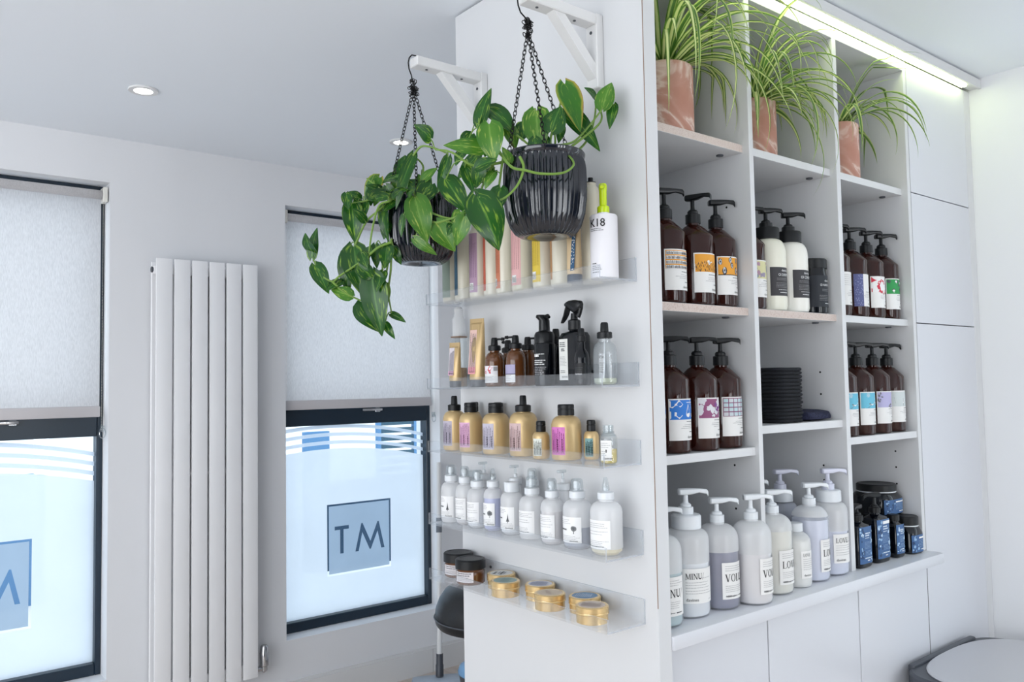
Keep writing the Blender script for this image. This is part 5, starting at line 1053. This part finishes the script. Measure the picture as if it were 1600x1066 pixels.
# ------------------------------------------------------------------ spider plants on the top shelves
def spider(label, x, y, r, h, bay, seed, n, lmin, lmax, green, specials=(), e_rng=(35, 86)):
    rnd = random.Random(seed); t = thing('potted_spider_plant', label, 'plant', (x, y, ZTOP), 0, 'spider plants in terracotta pots')
    b = MB(); b.lathe([(0, .001), (r-.003, 0), (r, .002), (r, h-.003), (r-.003, h), (r-.010, h), (r-.011, h-.02)], 56); b.obj('pot', TERRA, t)
    b = MB(); b.lathe([(r-.011, h-.016), (r*.5, h-.010), (0, h-.008)], 30); b.obj('soil', SOIL, t)
    f = MB(); x0, x1 = bay
    def leaf(az, el, L, W, kd, mat):
        p = Vector((x+.025*math.cos(az)*rnd.random(), y+.025*math.sin(az)*rnd.random(), ZTOP+h-.01)); e = el; N = 18; ds = L/N; rowsv = []; azz = az
        for i in range(N+1):
            tt = i/N; d = Vector((math.cos(azz)*math.cos(e), math.sin(azz)*math.cos(e), math.sin(e))); s = Vector((-math.sin(azz), math.cos(azz), 0)); nrm = d.cross(s)
            w = W/2*min(1, .55+tt*2.2)*max(.02, (1-tt**2.6))
            rowsv.append((p.copy(), s, w, nrm)); p = p+d*ds; e -= kd*ds*(.35+1.5*tt)*max(.34, math.cos(e)); azz += rnd.uniform(-.03, .03)
            lo, hi = (x0+.006, x1-.006)
            if p.y > 1.166: p.x = min(max(p.x, lo), hi)
            p.y = min(p.y, 1.535)
            p.z = min(p.z, 2.36)
            if p.z > 2.326 and p.y > 1.14: p.z = 2.326
            if p.y > 1.185: p.z = max(p.z, ZTOP+.006)
            dx, dy = p.x-x, p.y-y; dd = math.hypot(dx, dy)
            if p.z < ZTOP+h+.002 and dd < r+.006 and i > 2: p.x, p.y = x+dx/dd*(r+.006), y+dy/dd*(r+.006)
        ids = [f.add([q-s*w+nr*w*.35-org, q-org, q+s*w+nr*w*.35-org]) for q, s, w, nr in rowsv]
        for i in range(N):
            a_, b_ = ids[i], ids[i+1]; v0, v1 = i/N, (i+1)/N
            f.face((a_, a_+1, b_+1, b_), mat, True, [(0, v0), (.5, v0), (.5, v1), (0, v1)]); f.face((a_+1, a_+2, b_+2, b_+1), mat, True, [(.5, v0), (1, v0), (1, v1), (.5, v1)])
    org = Vector((x, y, ZTOP))
    for az, el, L, W, kd in specials: leaf(D(az), D(el), L, W, kd, 1 if rnd.random() < green else 0)
    for k in range(n):
        az = rnd.uniform(0, 2*PI) if rnd.random() < .35 else D(rnd.gauss(-50, 55)); leaf(az, D(rnd.uniform(*e_rng)), rnd.uniform(lmin, lmax), rnd.uniform(.010, .0165), rnd.uniform(6, 15), 1 if rnd.random() < green else 0)
    f.obj('foliage', [SPIDER, SPIDERG], t, sharp=None); return t
ZTOP = 1.9748
spider('spider plant in the left and largest marbled terracotta pot', 1.494, 1.272, .070, .166, BAYX[0], 3, 62, .24, .50, .30, [(-35, 55, .42, .017, 6), (-20, 45, .42, .017, 6), (-50, 40, .40, .016, 9), (-40, 65, .48, .016, 7), (-65, 30, .36, .016, 10), (-75, 50, .38, .015, 9), (-30, 25, .40, .017, 6)], (25, 84))
spider('spider plant in the middle terracotta pot, its leaves drooping over the shelf', 1.845, 1.270, .060, .154, BAYX[1], 11, 84, .16, .40, .45, [(-30, 50, .40, .015, 8), (-15, 40, .36, .015, 8), (-60, 35, .36, .014, 11), (-45, 60, .40, .014, 10)], (0, 80))
spider('spider plant in the right terracotta pot beside the cupboard, sparse leaves', 2.264, 1.270, .060, .170, BAYX[2], 17, 26, .18, .36, .85, [(-25, 55, .40, .017, 8), (-10, 60, .42, .017, 7.5), (-40, 50, .34, .016, 10), (-35, 70, .36, .017, 6)], (15, 78))

# ------------------------------------------------------------------ pedal bin at the lower right
pb = thing('pedal_bin', 'large grey pedal bin with brushed steel lid in front of the cupboard', 'bin', (2.535, .965, 0))
b = MB(); b.loft([(.02, .46, .28, 4, 0, 0), (.03, .48, .30, 4), (.545, .515, .325, 4), (.55, .51, .32, 4)], 64); b.obj('body', STEEL, pb)
b = MB(); b.loft([(0, .45, .30, 4), (.022, .46, .31, 4), (.026, .45, .30, 4)], 56); b.obj('base_ring', DGREY, pb)
b = MB(); b.loft([(.545, .53, .36, 4.5, 0, .012), (.550, .545, .372, 4.5, 0, .012), (.583, .548, .376, 4.5, 0, .012), (.590, .535, .365, 4.5, 0, .012)], 64); b.obj('rim_collar', DGREY, pb)
b = MB(); b.loft([(.586, .535, .350, 2.7), (.594, .540, .355, 2.7), (.5975, .532, .347, 2.7), (.6000, .40, .26, 2.6), (.6008, .20, .12, 2.4)], 72); b.obj('lid', STEEL, pb)
b = MB(); b.box(-.20, .20, .175, .196, .52, .598, bev=.006, seg=2); b.obj('hinge', DGREY, pb)
b = MB(); b.box(-.07, .07, -.20, -.13, .02, .035, bev=.004, seg=2); b.obj('pedal', STEEL, pb)

# ------------------------------------------------------------------ behind the unit: stool, mop, small bin
st = thing('stool', 'black padded stool seat showing behind the end panel below the window', 'stool', (1.975, 2.62, 0))
b = MB(); b.lathe([(0, .466), (.195, .466), (.210, .471), (.219, .484), (.222, .505), (.217, .540), (.203, .575), (.180, .606), (.15, .624), (.08, .634), (0, .636)], 48); b.obj('seat', LEATH, st)
b = MB(); b.lathe([(.224, 0), (.226, .003), (.224, .006), (.220, .003), (.224, 0)], 48, 0, 0, .502); b.obj('piping', DGREY, st)
b = MB(); b.lathe([(.03, .04), (.03, .25), (.02, .26), (.02, .47)], 24); b.obj('column', CHROME, st)
for k in range(5):
    a = k*2*PI/5+.7; b = MB(); b.tube([(0, 0, .09), (.12*math.cos(a), .12*math.sin(a), .075), (.24*math.cos(a), .24*math.sin(a), .055)], [.018, .015, .011], 10); lgm = b.obj('leg', CHROME, st)
    b = MB(); b.rings([[(.24*math.cos(a)+.024*math.cos(q*PI/8)*math.cos(a)-w*math.sin(a), .24*math.sin(a)+.024*math.cos(q*PI/8)*math.sin(a)+w*math.cos(a), .0245+.024*math.sin(q*PI/8)) for q in range(16)] for w in (-.011, .011)]); b.obj('castor', BLACK, lgm)
mp = thing('flat_mop', 'white poled flat mop leaning on the wall beneath the right window', 'mop', (2.205, 3.345, 0))
b = MB(); b.loft([(.001, .25, .095, 5), (.006, .26, .105, 5), (.020, .25, .095, 5), (.026, .20, .06, 4)], 40, rot=-.5); b.obj('mop_head', P('pale_blue_grey_plastic', (176, 188, 202), .35), mp)
p0, p1 = Vector((0, -.005, .03)), Vector((.098, .128, 1.02)); d = p1-p0
b = MB(); b.tube([p0, p0+d*.05, p0+d*.055, p0+d*.10], [.019, .019, .0165, .0165], 16); b.obj('joint', DGREY, mp)
b = MB(); b.tube([p0+d*.10, p1], .0125, 16); b.obj('pole', WPAINT, mp)
b = MB(); b.tube([p0+d*.66, p0+d*.73], .0145, 16); b.obj('grip_ring', GREYP, mp)
pbn = thing('waste_bin', 'small dark bin with light blue lid behind the end panel', 'bin', (2.264, 3.05, 0))
b = MB(); b.lathe([(0, .002), (.10, 0), (.105, .004), (.125, .115), (.122, .117), (.115, .115)], 40); b.obj('bin_body', DGREY, pbn)
b = MB(); b.lathe([(.127, .112), (.128, .120), (.12, .140), (.09, .160), (.05, .168), (0, .170)], 40); b.obj('lid', P('light_blue_plastic', (120, 170, 214), .25, coat=.3), pbn)
